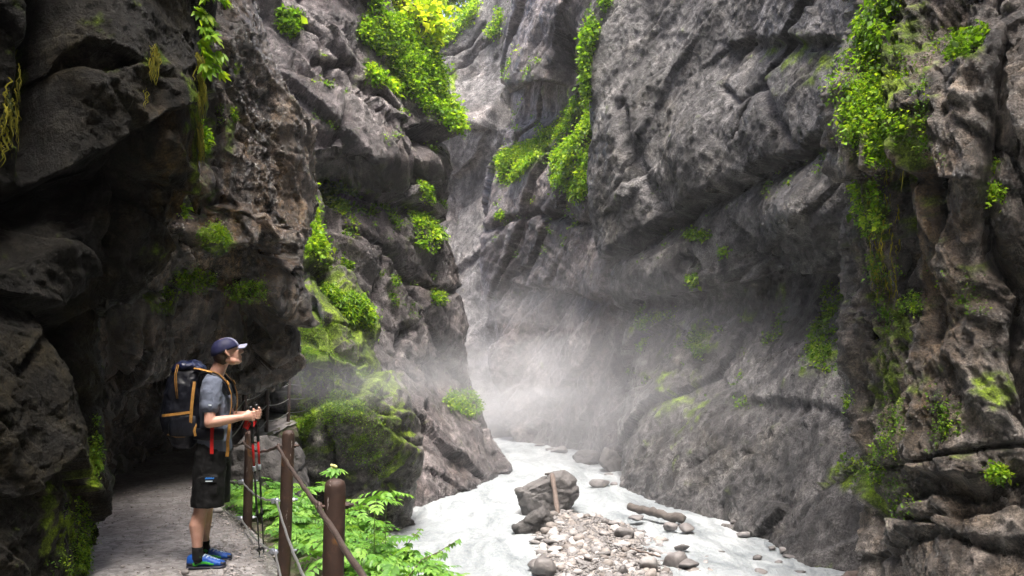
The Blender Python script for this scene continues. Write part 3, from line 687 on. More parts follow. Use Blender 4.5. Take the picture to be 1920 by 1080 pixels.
M['pebble'] = rock_simple('pale_stone', (0.095, 0.09, 0.089), (0.39, 0.37, 0.362), 8.0, 0.3)
M['pebble_tan'] = rock_simple('tan_stone', (0.095, 0.083, 0.075), (0.29, 0.26, 0.24), 8.0, 0.3)
M['stone_dark'] = rock_simple('dark_stone', (0.06, 0.056, 0.055), (0.20, 0.185, 0.18), 6.0, 0.5, rough=0.5)
M['sand'] = simple('wet_sand', (0.22, 0.20, 0.185), 0.6, 0.3, 9, 0.5, 0.03)

# gravel bar
bar = np.array([(1.0, 27.0), (1.9, 26.9), (3.1, 26.0), (4.1, 24.6), (5.2, 21.7), (5.5, 18.5), (4.6, 15.5), (1.4, 15), (0.75, 18.7), (0.5, 20.4), (0.35, 22.3), (0.55, 24.0), (0.7, 25.6)])
def bar_h(x, y):
    pts = [tuple(p) for p in bar]; d, _ = polydist(x, y, pts + [pts[0]]); ins = inpoly(x, y, pts)
    s = np.where(ins, d, -d); side = sstep(5.2, 1.9, x)
    return WATER_Z - 0.25 + 0.42 * sstep(-0.4, 0.7, s) * (0.35 + 0.65 * side) + 0.03
gx, gy = np.meshgrid(np.linspace(-0.3, 6.2, 95), np.linspace(14, 28, 130)); Vr = np.stack([gx.ravel(), gy.ravel(), bar_h(gx.ravel(), gy.ravel())], -1)
Vr[:, 2] += 0.05 * fbm(Vr * 1.3, 3, 12) - 0.25 * (Vr[:, 2] < WATER_Z - 0.15)
tag(link('gravel_bar', mesh('gravel_bar', Vr, grid_faces(130, 95, True)), M['sand']), 'low bar of sand and gravel in the stream', None, None, 'structure')

peb = []
for k in range(8):
    V, F = stone_shape(2, 40 + k, 9, 0.0, (1, random.uniform(0.6, 0.9), random.uniform(0.35, 0.6)), 0.45); me = mesh('stone', V, F); me.materials.append(M['pebble_tan' if k % 4 == 3 else 'pebble']); peb.append(me)
pts = []
while len(pts) < 5600:
    x, y = random.uniform(0.2, 5.6), random.uniform(15.5, 27)
    if not inpoly(np.array([x]), np.array([y]), [tuple(p) for p in bar])[0]: continue
    keep = 1.0 if x < 1.5 + (27 - y) * 0.27 else 0.5
    if random.random() > keep: continue
    r = min(0.20, 0.028 * math.exp(abs(random.gauss(0, 0.72)))) * (1.0 if y > 17 else 0.9)
    pts.append((x, y, r))
hz = bar_h(np.array([p[0] for p in pts]), np.array([p[1] for p in pts]))
order = sorted(range(len(pts)), key=lambda i: -pts[i][2] / pts[i][1] * (1.0 if pts[i][1] > 18.4 else 0))
gv, gf, off = [], [], 0
for rank, i in enumerate(order):
    x, y, r = pts[i]; z = hz[i] + r * 0.2
    rot = Euler((random.uniform(-0.4, 0.4), random.uniform(-0.4, 0.4), random.uniform(0, 6.3)))
    if rank < 280:
        o = bpy.data.objects.new('stone', peb[i % 8]); COL.objects.link(o); o.location = (x, y, z); o.rotation_euler = rot; o.scale = (r * 1.15,) * 3
        tag(o, 'pale rounded stone among many on the gravel bar', 'stone', 'pale stones on the gravel bar')
    else:
        V = np.array([v.co[:] for v in peb[i % 8].vertices]) if False else stone_V[i % 8] if 'stone_V' in globals() else None
        if V is None:
            _sm = [stone_shape(1, 70 + q_, 9, 0.0, (1, 0.75, 0.5), 0.5) for q_ in range(8)]; stone_V = [a_[0] for a_ in _sm]; stone_F = [a_[1] for a_ in _sm]; V = stone_V[i % 8]
        gv.append(V @ np.array(rot.to_matrix()).T * r * 1.1 + np.array([x, y, z])); gf.append(stone_F[i % 8] + off); off += len(V)
tag(link('gravel', mesh('gravel', np.concatenate(gv), np.concatenate(gf)), M['pebble']), 'small pale pebbles covering the gravel bar', None, None, 'stuff')

def place_rock(name, label, px, py, w_px, h_px, seed, mat='stone_dark', sub=3, depth=0.9, group=None, sink=0.3, cat='rock', z=WATER_Z, rz=None, rough=0.10):
    """rock whose foot is seen at px,py on the water or gravel"""
    Y = ground_Y(py, z); c = Wz(px, Y, z); s = Y / FPX; wx, hz_ = w_px * s / 2, h_px * s / (2 - sink * 1.2)
    V, F = stone_shape(sub, seed, 12, rough, (1, 1, 1), 0.25)
    V = V / np.abs(V).max(0) * np.array([wx, wx * depth, hz_])
    o = link(name, mesh(name, V, F), M[mat]); o.location = (c[0], c[1], z + hz_ * (1 - sink * 1.2)); 
    o.rotation_euler = (0, 0, rz if rz is not None else 0)
    return tag(o, label, cat, group)
for k, (px, py, w_, h_, lab) in enumerate([
        (1124, 912, 40, 16, 'grey flat rock in the stream below the right cliff, largest of a trio'), (1153, 912, 18, 10, 'small round rock beside the flat grey rock below the right cliff'),
        (1141, 893, 22, 6, 'low rock barely above the water behind the grey flat rock'), (1172, 914, 22, 14, 'brown rock touching the foot of the right cliff'),
        (1376, 983, 14, 8, 'small dark rock at the cliff foot downstream of the log'), (1394, 1006, 26, 10, 'flat pale rock in shallow water right of the gravel bar'),
        (1280, 1031, 30, 12, 'dark flat rock at the right edge of the gravel bar'), (1446, 1031, 16, 8, 'small dark rock in white water, left of a flatter one'),
        (1470, 1036, 28, 11, 'dark flat rock in white water below the cliff foot'), (1478, 1046, 26, 6, 'thin submerged rock just below the dark flat rock'),
        (1420, 1051, 20, 10, 'brown rock in the shallows right of the gravel bar'), (1460, 1057, 18, 7, 'small dark wet rock near the bottom of the stream'),
        (1424, 1078, 30, 12, 'dark rock cut by the bottom edge of the picture'), (1324, 1049, 14, 7, 'small rock alone in the shallows beside the gravel bar'),
        (1352, 1039, 16, 6, 'flat little rock between gravel bar and white water'), (1500, 1077, 24, 8, 'low pebbly rock beside the driftwood'), (1310, 1078, 16, 9, 'round grey stone at the lower right of the gravel bar'),
        (1258, 993, 30, 14, 'dark stone under the end of the log'), (1285, 995, 34, 14, 'dark stone beside the end of the log, the outer of two'), (1192, 974, 30, 10, 'short grey stone lying under the log'),
        (1166, 1008, 46, 20, 'bluish grey slab in the middle of the gravel bar'), (1196, 1010, 26, 14, 'grey wedge stone beside the bluish slab'), (1136, 985, 18, 14, 'upright grey stone on the upper gravel bar'),
        (1018, 1074, 50, 30, 'grey angular rock at the left edge of the gravel bar'), (1006, 1065, 36, 16, 'low dark rock where water meets the gravel bar'), (1168, 1080, 20, 24, 'brown upright stone at the bottom of the gravel bar'),
        (1264, 1068, 50, 36, 'grey ragged rock at the lower right of the gravel bar'), (1292, 1064, 40, 14, 'flat dark slab reaching into the water from the gravel bar'), (1044, 1020, 34, 16, 'pale blue slanted slab on the left of the gravel bar'),
        (1073, 1063, 20, 16, 'rounded blue grey stone on the lower gravel bar'), (1218, 1068, 40, 24, 'yellowish pale stone on the lower gravel bar')]):
    onbar = any(t in lab for t in ('gravel bar', 'log')) and not any(t in lab for t in ('right of the gravel', 'beside the gravel', 'downstream', 'between'))
    place_rock('rock', lab, px, py, w_, h_, 200 + k, 'pebble' if any(t in lab for t in ('pale', 'blue', 'bluish')) else 'stone_dark', 3 if w_ > 24 else 2, 0.8, 'loose rocks in and beside the stream', z=WATER_Z + (0.12 if onbar else 0.0), rz=0.0)
place_rock('rock', 'big square block standing at the foot of the misty right cliff', 1146, 884, 58, 52, 231, 'boulder', 5, 1.0, 'loose rocks in and beside the stream', cat='rock')
place_rock('rock', 'low sloping rock in the mist left of the square block', 1098, 869, 62, 26, 232, 'boulder', 5, 1.0, 'loose rocks in and beside the stream')
for k, (px, py, w_, h_, lab) in enumerate([(1052, 850, 40, 14, 'pale rock heap in the mist at the head of the stream'), (1012, 838, 20, 8, 'small rock alone in the misty water upstream'), (1030, 846, 18, 8, 'small misty rock beside the pale heap upstream'), (952, 874, 9, 10, 'tiny rock at the tip of the left rock nose')]):
    place_rock('rock', lab, px, py, w_, h_, 240 + k, 'stone_dark', 3, 1.0, 'loose rocks in and beside the stream')

def prism_boulder(name, label, outline, front_Y, depth, seed, mat='boulder', tiltback=0.25, cat='boulder', rough=0.05):
    """boulder with the given front outline (photograph positions), real depth behind it, rounded and roughened"""
    o2 = np.array([P(x, y, front_Y) for x, y in outline]); c = o2.mean(0)
    pts3 = []
    for p in o2: pts3.append(p); 
    for p in o2: pts3.append(c + (p - c) * 0.8 + np.array([0.12 * depth, depth, -0.05 * depth]))
    for p in o2: pts3.append(c + (p - c) * 0.72 + np.array([0, -0.14 * depth, 0]))
    bm = bmesh.new()
    for p in pts3: bm.verts.new(p - c)
    bmesh.ops.convex_hull(bm, input=bm.verts)
    for e in [v for v in bm.verts if not v.link_faces]: bm.verts.remove(e)
    bmesh.ops.triangulate(bm, faces=bm.faces)
    for _ in range(5): 
        long_ = [e for e in bm.edges if e.calc_length() > 0.07]
        if long_: bmesh.ops.subdivide_edges(bm, edges=long_, cuts=1, use_grid_fill=False); bmesh.ops.triangulate(bm, faces=bm.faces)
    for _ in range(1): bmesh.ops.smooth_vert(bm, verts=bm.verts, factor=0.5, use_axis_x=True, use_axis_y=True, use_axis_z=True)
    bm.normal_update(); V = np.array([v.co[:] for v in bm.verts], np.float32); N = np.array([v.normal[:] for v in bm.verts], np.float32)
    q = V * np.array([1, 1, 1.0], np.float32)
    f, e = facet(q * np.array([1.3, 1.3, 3.0], np.float32) + seed, seed); f2, e2 = facet(q * 4.2 + seed, seed + 3)
    d = 0.05 * f - 0.035 * np.exp(-e / 0.05) + 0.022 * f2 + 0.6 * rough * fbm(q * 3, 4, seed, 0.6)
    V = V + N * d[:, None]
    for v, p in zip(bm.verts, V): v.co = p
    me = bpy.data.meshes.new(name); bm.to_mesh(me); bm.free()
    o = link(name, me, M[mat]); o.location = c; return tag(o, label, cat)
prism_boulder('boulder', 'big grey boulder with a plank leaning on it in the stream', [(966, 918), (1000, 902), (1038, 886), (1058, 881), (1082, 897), (1085, 930), (1070, 955), (1040, 975), (985, 985), (974, 950)], 26.6, 1.7, 301)
prism_boulder('boulder', 'tilted mossy wedge boulder in front of the big grey boulder', [(960, 987), (975, 975), (1018, 950), (1036, 970), (1040, 985), (990, 1010), (968, 1012)], 23.8, 0.9, 318)

M['wood'] = simple('weathered_wood', (0.085, 0.072, 0.064), 0.8, 0.35, 6, 0.6, 0.03)
M['wood_red'] = simple('brown_plank', (0.125, 0.095, 0.08), 0.8, 0.3, 7, 0.6, 0.02)

class MB:
    def __init__(s): s.V = []; s.F = []
    def ring(s, pts): k = len(s.V); s.V.extend([tuple(p) for p in pts]); return list(range(k, k + len(pts)))
    def bridge(s, a, b):
        n = len(a)
        for i in range(n): s.F.append((a[i], a[(i + 1) % n], b[(i + 1) % n], b[i]))
    def cap(s, r, flip=False): s.F.append(tuple(r[::-1] if flip else r))
    def tube(s, pts, rad, n=12, round_=True, up=None, power=2.0):
        pts = [Vector(p) for p in pts]; rad = [(r, r) if isinstance(r, (int, float)) else r for r in rad]
        if len(rad) == 1: rad = rad * len(pts)
        T = []
        for i in range(len(pts)):
            a = pts[max(i - 1, 0)]; b = pts[min(i + 1, len(pts) - 1)]; T.append((b - a).normalized())
        u = Vector(up) if up is not None else (Vector((0, 1, 0)) if abs(T[0].y) < 0.8 else Vector((1, 0, 0)))
        rings = []
        def mk(p, t, ra, rb):
            nonlocal u
            u2 = (u - t * u.dot(t)).normalized(); v = t.cross(u2); u = u2
            o = []
            for k in range(n):
                a = 2 * math.pi * k / n; ca, sa = math.cos(a), math.sin(a)
                ca = math.copysign(abs(ca) ** (2 / power), ca); sa = math.copysign(abs(sa) ** (2 / power), sa)
                o.append(p + u2 * ra * ca + v * rb * sa)
            return s.ring(o)
        if round_:
            m = min(rad[0]); 
            for q in (0.15, 0.6): c = math.sqrt(1 - (1 - q) ** 2); rings.append(mk(pts[0] - T[0] * m * (1 - q) * 0.8, T[0], rad[0][0] * c, rad[0][1] * c))
        for p, t, (ra, rb) in zip(pts, T, rad): rings.append(mk(p, t, ra, rb))
        if round_:
            m = min(rad[-1])
            for q in (0.6, 0.15): c = math.sqrt(1 - (1 - q) ** 2); rings.append(mk(pts[-1] + T[-1] * m * (1 - q) * 0.8, T[-1], rad[-1][0] * c, rad[-1][1] * c))
        for a, b in zip(rings[:-1], rings[1:]): s.bridge(a, b)
        s.cap(rings[0], True); s.cap(rings[-1]); return s
    def ball(s, c, r, rot=None, nu=16, nv=10):
        c = Vector(c); r = (r, r, r) if isinstance(r, (int, float)) else r
        R_ = rot.to_matrix() if rot is not None else Matrix.Identity(3)
        rings = []
        for j in range(1, nv):
            t = math.pi * j / nv
            rings.append(s.ring([c + R_ @ Vector((r[0] * math.sin(t) * math.cos(2 * math.pi * k / nu), r[1] * math.sin(t) * math.sin(2 * math.pi * k / nu), -r[2] * math.cos(t))) for k in range(nu)]))
        b = s.ring([c + R_ @ Vector((0, 0, -r[2]))])[0]; t_ = s.ring([c + R_ @ Vector((0, 0, r[2]))])[0]
        for a, d in zip(rings[:-1], rings[1:]): s.bridge(a, d)
        for k in range(nu):
            s.F.append((b, rings[0][(k + 1) % nu], rings[0][k])); s.F.append((t_, rings[-1][k], rings[-1][(k + 1) % nu]))
        return s
    def box(s, c, size, rot=None, taper=1.0):
        c = Vector(c); R_ = rot.to_matrix() if rot is not None else Matrix.Identity(3); x, y, z = [q / 2 for q in size]
        k = len(s.V)
        for dz in (-1, 1):
            t = taper if dz > 0 else 1
            for dx, dy in ((-1, -1), (1, -1), (1, 1), (-1, 1)): s.V.append(tuple(c + R_ @ Vector((dx * x * t, dy * y * t, dz * z))))
        for f in ((0, 3, 2, 1), (4, 5, 6, 7), (0, 1, 5, 4), (1, 2, 6, 5), (2, 3, 7, 6), (3, 0, 4, 7)): s.F.append(tuple(k + i for i in f))
        return s
    def build(s, name, mat, parent=None, smooth=True, bevel=0):
        me = bpy.data.meshes.new(name); me.from_pydata([tuple(v) for v in s.V], [], s.F); me.update()
        o = link(name, me, mat, parent, smooth)
        if bevel:
            b = o.modifiers.new('bevel', 'BEVEL'); b.width = bevel; b.segments = 2; b.limit_method = 'ANGLE'
        return o

def wobble_tube(name, label, a, b, r0, r1, mat, cat, seed, n=14, seg=16, wob=0.15, group=None):
    a, b = Vector(a), Vector(b); c = (a + b) / 2; m = MB(); rr = random.Random(seed); pts, rad = [], []
    for k in range(seg + 1):
        t = k / seg; p = a.lerp(b, t) - c + Vector((rr.uniform(-1, 1), rr.uniform(-1, 1), rr.uniform(-1, 1))) * r0 * wob
        pts.append(p); q = r0 + (r1 - r0) * t; rad.append((q * rr.uniform(0.82, 1.12), q * rr.uniform(0.8, 1.1)))
    m.tube(pts, rad, n, False); o = m.build(name, mat); o.location = c; return tag(o, label, cat, group)
zb = WATER_Z + 0.2
wobble_tube('driftwood_log', 'grey driftwood log lying across the upper gravel bar', Wz(1180, 26.3, zb + 0.14), Wz(1282, 24.9, zb + 0.02), 0.12, 0.155, M['wood'], 'log', 5, wob=0.3)
wobble_tube('leaning_plank', 'brown weathered plank leaning against the big boulder', P(1035, 889, 26.25), P(1047, 972, 25.4), 0.085, 0.10, M['wood_red'], 'plank', 6, 8, 10, 0.12)
wobble_tube('short_branch', 'short dark branch lying on top of the big boulder', P(1022, 889, 26.5), P(1046, 886, 26.8), 0.035, 0.05, M['wood'], 'branch', 7, 8, 6)
wobble_tube('thin_stick', 'thin crooked stick lying on the lower gravel bar', Wz(1180, 20.8, zb + 0.12), Wz(1238, 19.8, zb + 0.10), 0.018, 0.025, M['wood_red'], 'stick', 8, 6, 10, 1.2)
wobble_tube('driftwood_log', 'brown driftwood trunk at the foot of the near right buttress', Wz(1530, 18.4, WATER_Z + 0.0), Wz(1660, 18.9, WATER_Z + 0.18), 0.10, 0.26, M['wood_red'], 'log', 9, wob=0.3)
# mossy blocks on the outer edge of the path, before the tunnel
prism_boulder('mossy_block', 'pale mossy rock block at the path edge beside the far railing post', [(436, 842), (455, 818), (500, 815), (520, 850), (535, 905), (540, 960), (450, 965), (428, 930)], 11.6, 1.1, 305, 'boulder', cat='rock')

# ------------------------------------------------------------------ greenery
M['leaf'] = leaf_mat('leaf_green', (0.03, 0.07, 0.006), (0.11, 0.24, 0.012), (0.25, 0.36, 0.02))
M['leaf_far'] = leaf_mat('leaf_bright', (0.045, 0.10, 0.008), (0.16, 0.33, 0.014), (0.34, 0.46, 0.03))
M['leaf_near'] = leaf_mat('leaf_herb', (0.06, 0.16, 0.025), (0.13, 0.30, 0.05), (0.24, 0.42, 0.08), 0.35, 0.4)
M['leaf_tree'] = leaf_mat('leaf_tree', (0.12, 0.22, 0.01), (0.28, 0.42, 0.02), (0.50, 0.55, 0.04), 0.5)
M['stem'] = simple('green_stem', (0.10, 0.16, 0.03), 0.6, 0.2, 30, 0)
M['bark'] = simple('bark', (0.12, 0.095, 0.075), 0.9, 0.4, 12, 0.6, 0.02)
M['strand'] = leaf_mat('hanging_moss', (0.06, 0.07, 0.01), (0.20, 0.19, 0.015), (0.38, 0.34, 0.03), 0.35, 0.8)

def leaf_cloud(pts, nrm, per, size, spr, up=0.35, out=0.6, droop=0.25, seed=0, wide=0.36, cluster_hue=0.32):
    r = np.random.RandomState(seed); n = len(pts); N_ = n * per
    base = np.repeat(pts, per, 0); nn = np.repeat(nrm, per, 0)
    off = r.normal(size=(N_, 3)) * spr; on = np.sum(off * nn, 1, keepdims=True); off = off - nn * on + nn * np.abs(on)
    p = base + off
    d = nn * out + np.array([0, 0, up]) + r.normal(size=(N_, 3)) * 0.75; d /= np.linalg.norm(d, axis=1)[:, None]
    s = np.cross(d, r.normal(size=(N_, 3)) * 0.45 + np.array([0, 0, 1.0])); s /= np.maximum(np.linalg.norm(s, axis=1)[:, None], 1e-6)
    nu_ = np.cross(s, d); L = (size * 0.85 * np.exp(r.normal(0, 0.36, N_)))[:, None]; W_ = L * wide
    tip = p + d * L - np.array([0, 0, 1.0]) * L * droop; mid = p + d * L * 0.45 - nu_ * L * 0.05
    V = np.stack([p, mid + s * W_ + nu_ * L * 0.12, tip, mid - s * W_ + nu_ * L * 0.12], 1).reshape(-1, 3)
    i = np.arange(N_) * 4; F = np.concatenate([np.stack([i, i + 1, i + 2], 1), np.stack([i, i + 2, i + 3], 1)])
    hue = np.clip(0.5 + np.repeat(r.normal(size=n) * cluster_hue, per) + r.normal(size=N_) * 0.14, 0, 1)
    return V, F, np.repeat(hue, 4)

def cloud_obj(name, parts, mat, label=None, parent=None, kind='stuff', cat=None):
    V = []; F = []; Hh = []; o_ = 0
    for v, f, h in parts: V.append(v); F.append(f + o_); Hh.append(h); o_ += len(v)
    V = np.concatenate(V); c = V.mean(0) if parent is None else np.zeros(3)
    me = mesh(name, V - c, np.concatenate(F)); fattr(me, 'hue', np.concatenate(Hh))
    o = link(name, me, M[mat], parent, False); o.location = c
    if parent is None: tag(o, label, cat, None, kind)
    return o

def on_cliff(cl, polys, n, seed, upmin=-1.0, keep=0.5):
    c = CL[cl]; m = np.zeros(len(c['V']), bool)
    for pg in polys:
        if len(pg) == 2 and not isinstance(pg[0], tuple) or isinstance(pg[0], (int, float)): m |= (((c['px'] - pg[0]) / pg[2]) ** 2 + ((c['py'] - pg[1]) / pg[3]) ** 2) < 1
        else: m |= inpoly(c['px'], c['py'], pg)
    m &= c['front'] & (c['N'][:, 2] > upmin)
    idx = np.nonzero(m)[0]
    if len(idx) == 0: print('NO SURFACE for', cl, polys[0]); return np.zeros((0, 3)), np.zeros((0, 3))
    r = np.random.RandomState(seed); pn = fbm(c['V'][idx] * 0.9, 2, seed) + r.uniform(-0.25, 0.25, len(idx))
    idx = idx[np.argsort(-pn)[:max(min(n, len(idx)), int(len(idx) * keep))]]
    k = r.choice(idx, n); return c['V'][k].astype(float), c['N'][k].astype(float)

def veg(label, cl, polys, n, per, size, spr, seed, mat='leaf', up=0.35, upmin=-0.4, name='foliage', keep=0.5, **kw):
    p, nn = on_cliff(cl, polys, n, seed, upmin, keep)
    if len(p): return cloud_obj(name, [leaf_cloud(p, nn, per, size, spr, up, seed=seed, **kw)], mat, label)

E_, F_, C_, A_, B_, G_, H_, D_ = 'cliff_left_middle', 'cliff_rib', 'cliff_right_upstream', 'cliff_right_near', 'cliff_right', 'cliff_left_wet', 'cliff_left_near', 'cliff_head'
veg('bright green bushes crowding the top ledge of the left wall', E_, [[(668, 58), (705, 30), (745, 40), (800, 85), (826, 130), (822, 200), (800, 215), (770, 175), (735, 120)]], 2437, 10, 0.146, 0.219, 1, 'leaf_far')
veg('leafy bushes hanging over the right corner of the left wall', E_, [[(806, 170), (840, 185), (858, 205), (862, 240), (840, 240), (818, 215)]], 325, 10, 0.187, 0.190, 2, 'leaf_far')
veg('green tuft under the bushes on the left wall', E_, [[(692, 130), (720, 140), (755, 170), (740, 178), (700, 160)]], 138, 10, 0.158, 0.133, 3, 'leaf_far')
veg('small green tuft at the upper left of the left wall', E_, [[(524, 18), (552, 25), (560, 55), (540, 60)], (700, 15, 14, 26), (545, 42, 18, 20)], 250, 10, 0.144, 0.114, 4, 'leaf_far')
veg('low plants along the ledge across the left wall', E_, [[(595, 342), (640, 348), (700, 362), (765, 382), (815, 412), (815, 425), (755, 395), (695, 372), (640, 362), (600, 356)]], 412, 9, 0.130, 0.095, 5, 'leaf_far')
veg('green patch below the ledge, at its left end', E_, [[(598, 362), (640, 366), (658, 400), (625, 408)]], 212, 9, 0.122, 0.095, 6)
veg('leafy patch at the right end of the ledge on the left wall', E_, [[(765, 395), (815, 405), (826, 440), (808, 475), (782, 455)], [(782, 340), (804, 342), (812, 385), (788, 390)]], 525, 9, 0.137, 0.114, 7, 'leaf_far')
veg('sparse little plants on the lower left wall', E_, [(650, 500, 12, 8), (740, 525, 8, 6), (820, 555, 12, 18), (700, 400, 10, 10), (660, 420, 8, 8)], 150, 9, 0.115, 0.095, 8)
veg('grass on top of the misty rock nose', E_, [(868, 752, 34, 18), (880, 770, 20, 10)], 325, 9, 0.122, 0.095, 9, up=0.8)
veg('bright ferns along the crest of the mossy rib', F_, [[(548, 335), (562, 335), (590, 400), (604, 470), (596, 500), (566, 480), (548, 430)]], 975, 10, 0.104, 0.120, 10, 'leaf_far')
veg('grass falling down the shoulder of the mossy rib', F_, [[(592, 500), (640, 530), (690, 585), (690, 620), (655, 600), (610, 550)]], 1170, 9, 0.092, 0.114, 11, 'leaf', up=0.1, droop=0.6)
veg('low green plants over the face of the mossy rib', F_, [[(550, 560), (600, 580), (670, 640), (720, 760), (745, 860), (720, 900), (600, 830), (550, 830)]], 2437, 7, 0.030, 0.067, 12, 'leaf')
veg('moss cushion beside the tunnel mouth on the rib', F_, [(572, 668, 26, 14), (565, 780, 24, 40), (640, 760, 40, 30)], 1000, 9, 0.043, 0.048, 13, 'leaf')
veg('curtain of bright leaves hanging on the upstream wall', C_, [[(1048, 235), (1085, 180), (1110, 160), (1114, 330), (1095, 385), (1075, 360), (1045, 345), (1040, 300)]], 1350, 10, 0.165, 0.209, 14, 'leaf_far', up=0.0, droop=0.4)
veg('sloping green ledge on the upstream wall', C_, [[(938, 290), (985, 272), (1040, 262), (1000, 305), (965, 340), (940, 345)], [(990, 265), (1060, 225), (1090, 190), (1050, 250), (1000, 285)]], 875, 10, 0.173, 0.162, 15, 'leaf_far')
veg('single green tuft low on the upstream wall', C_, [(943, 407, 9, 6)], 38, 10, 0.144, 0.114, 16, 'leaf_far')
veg('bright leaves edging the top corner of the tall right wall', B_, [[(1092, 70), (1110, 30), (1130, -10), (1150, -10), (1128, 40), (1108, 110), (1096, 125)], [(1098, 110), (1108, 110), (1110, 180), (1100, 180)]], 525, 10, 0.158, 0.142, 17, 'leaf_far', upmin=-0.9)
veg('small fern high in the middle of the tall right wall', B_, [(1312, 441, 26, 6), (1365, 475, 16, 5)], 75, 9, 0.115, 0.095, 18)
veg('bright little plant alone on the tall right wall', B_, [(1299, 527, 12, 9)], 56, 9, 0.122, 0.085, 19, 'leaf_far')
veg('dull green patch low at the left edge of the tall right wall', B_, [(1232, 585, 34, 14), (1205, 625, 12, 30), (1310, 645, 18, 24)], 300, 8, 0.101, 0.095, 20)
veg('weeds in the lower right hollow of the tall wall', B_, [(1575, 560, 40, 26), (1560, 640, 40, 60), (1600, 750, 20, 30), (1585, 870, 40, 16)], 325, 8, 0.086, 0.076, 21)
veg('leaves hanging at the top edge of the right buttress', A_, [[(1600, -10), (1690, -10), (1668, 40), (1650, 90), (1622, 90), (1612, 40)]], 250, 9, 0.079, 0.095, 22, 'leaf_far', up=0.0, droop=0.5, upmin=-0.9)
veg('large leafy growth jutting from the edge of the right buttress', A_, [[(1590, 105), (1650, 100), (1665, 200), (1640, 260), (1600, 270), (1588, 220), (1560, 160)]], 412, 9, 0.067, 0.131, 23, 'leaf_far', up=0.1, upmin=-0.9)
veg('ferns and moss on the bulge of the right buttress', A_, [[(1640, 190), (1725, 225), (1745, 260), (1715, 305), (1655, 318), (1615, 300)]], 412, 8, 0.058, 0.067, 24, 'leaf_far')
veg('bright leaves below the bulge on the buttress edge', A_, [[(1604, 325), (1648, 325), (1655, 430), (1625, 435), (1606, 400)]], 212, 8, 0.065, 0.067, 25, 'leaf_far', upmin=-0.9)
veg('tuft of grass on a knob of the right buttress', A_, [[(1782, 70), (1845, 55), (1840, 90), (1800, 112), (1784, 105)]], 150, 9, 0.072, 0.057, 26, 'leaf_far', up=0.8)
veg('scattered plants down the middle of the right buttress', A_, [(1712, 575, 22, 24), (1650, 600, 22, 40), (1648, 500, 14, 30), (1680, 470, 14, 50), (1620, 640, 16, 20), (1600, 745, 20, 16), (1690, 120, 14, 40), (1730, 200, 12, 60)], 375, 7, 0.043, 0.057, 27, upmin=-0.9)
veg('weeds low on the left edge of the right buttress', A_, [(1640, 890, 46, 22), (1690, 935, 22, 30), (1660, 850, 20, 30), (1780, 800, 8, 14)], 250, 7, 0.043, 0.067, 28, upmin=-0.9)
veg('two small plants on the right rim of the buttress', A_, [(1862, 315, 12, 8), (1872, 365, 12, 22), (1872, 890, 16, 10)], 138, 9, 0.050, 0.048, 29, 'leaf_far', upmin=-0.9)
veg('moss and weeds on the wet rock above the path', G_, [(402, 445, 26, 20), (352, 525, 50, 22), (470, 545, 50, 18), (300, 560, 30, 22), (440, 135, 8, 16), (436, 215, 6, 10), (412, 215, 6, 20)], 650, 8, 0.032, 0.038, 30, upmin=-0.9)
veg('low weeds on the rock at the foot of the near left wall', H_, [(130, 1010, 60, 70), (178, 870, 8, 90)], 525, 7, 0.016, 0.019, 31, upmin=-0.9)
veg('green plants edging the far cliff rim', D_, [[(820, 95), (850, 70), (900, 20), (905, 0), (885, 0), (840, 50), (815, 75)], (936, 40, 6, 26), (925, 62, 8, 6)], 475, 9, 0.245, 0.285, 32, 'leaf_far', up=0.7)

veg('tiny plants dotted over the face of the right buttress', A_, [[(1625, 60), (1860, 40), (1880, 500), (1800, 900), (1640, 960), (1620, 500)]], 420, 5, 0.045, 0.05, 61, 'leaf', upmin=0.1, keep=0.07)
veg('tiny plants dotted along the cracks of the left wall', E_, [[(560, 80), (760, 200), (840, 260), (840, 600), (700, 640), (600, 420)]], 420, 5, 0.10, 0.10, 62, 'leaf', upmin=0.15, keep=0.05)
veg('tiny plants dotted along the ledges of the tall right wall', B_, [[(1130, 380), (1600, 250), (1600, 700), (1300, 800), (1180, 700)]], 260, 5, 0.09, 0.09, 63, 'leaf', upmin=0.2, keep=0.04)
veg('thin weeds along the ledges of the upstream wall', C_, [[(930, 100), (1100, 60), (1100, 480), (930, 480)]], 260, 5, 0.16, 0.14, 64, 'leaf_far', upmin=0.2, keep=0.06)

def strands(label, cl, polys, n, length, width, seed, mat='strand'):
    p, nn = on_cliff(cl, polys, n, seed, -1); r = np.random.RandomState(seed); seg = 6; V = []; F = []; H2 = []
    for k in range(len(p)):
        L = length * r.uniform(0.4, 1.5); w_ = width * r.uniform(0.5, 1.4); q = p[k] + nn[k] * 0.02; s = np.cross(nn[k], [0, 0, 1.0]); s /= max(np.linalg.norm(s), 1e-6); b = len(V); h = np.clip(r.normal(0.5, 0.25), 0, 1)
        for j in range(seg + 1):
            t = j / seg; ww = w_ * (1 - t) ** 0.6 + 0.001; c_ = q + np.array([0, 0, -L * t]) + s * (r.normal(0, 0.008) + L * 0.10 * math.sin(3 * t + k)) + nn[k] * (0.02 * t + r.normal(0, 0.004))
            V += [c_ - s * ww, c_ + nn[k] * ww * 0.8, c_ + s * ww]; H2 += [h] * 3
            if j:
                i = b + j * 3
                F += [(i - 3, i - 2, i + 1, i), (i - 2, i - 1, i + 2, i + 1)]
    cloud_obj('hanging_moss', [(np.array(V), np.array(F), np.array(H2))], mat, label)
strands('golden moss strands hanging from the edge of the left overhang', H_, [[(362, 100), (425, 100), (425, 330), (384, 370), (365, 250)]], 230, 0.13, 0.006, 51)
strands('yellow green moss streaks on the pillar at the upper left corner', H_, [(34, 130, 10, 60), (20, 190, 12, 60), (8, 240, 8, 40), (285, 105, 8, 24), (270, 160, 5, 15)], 160, 0.12, 0.005, 52)
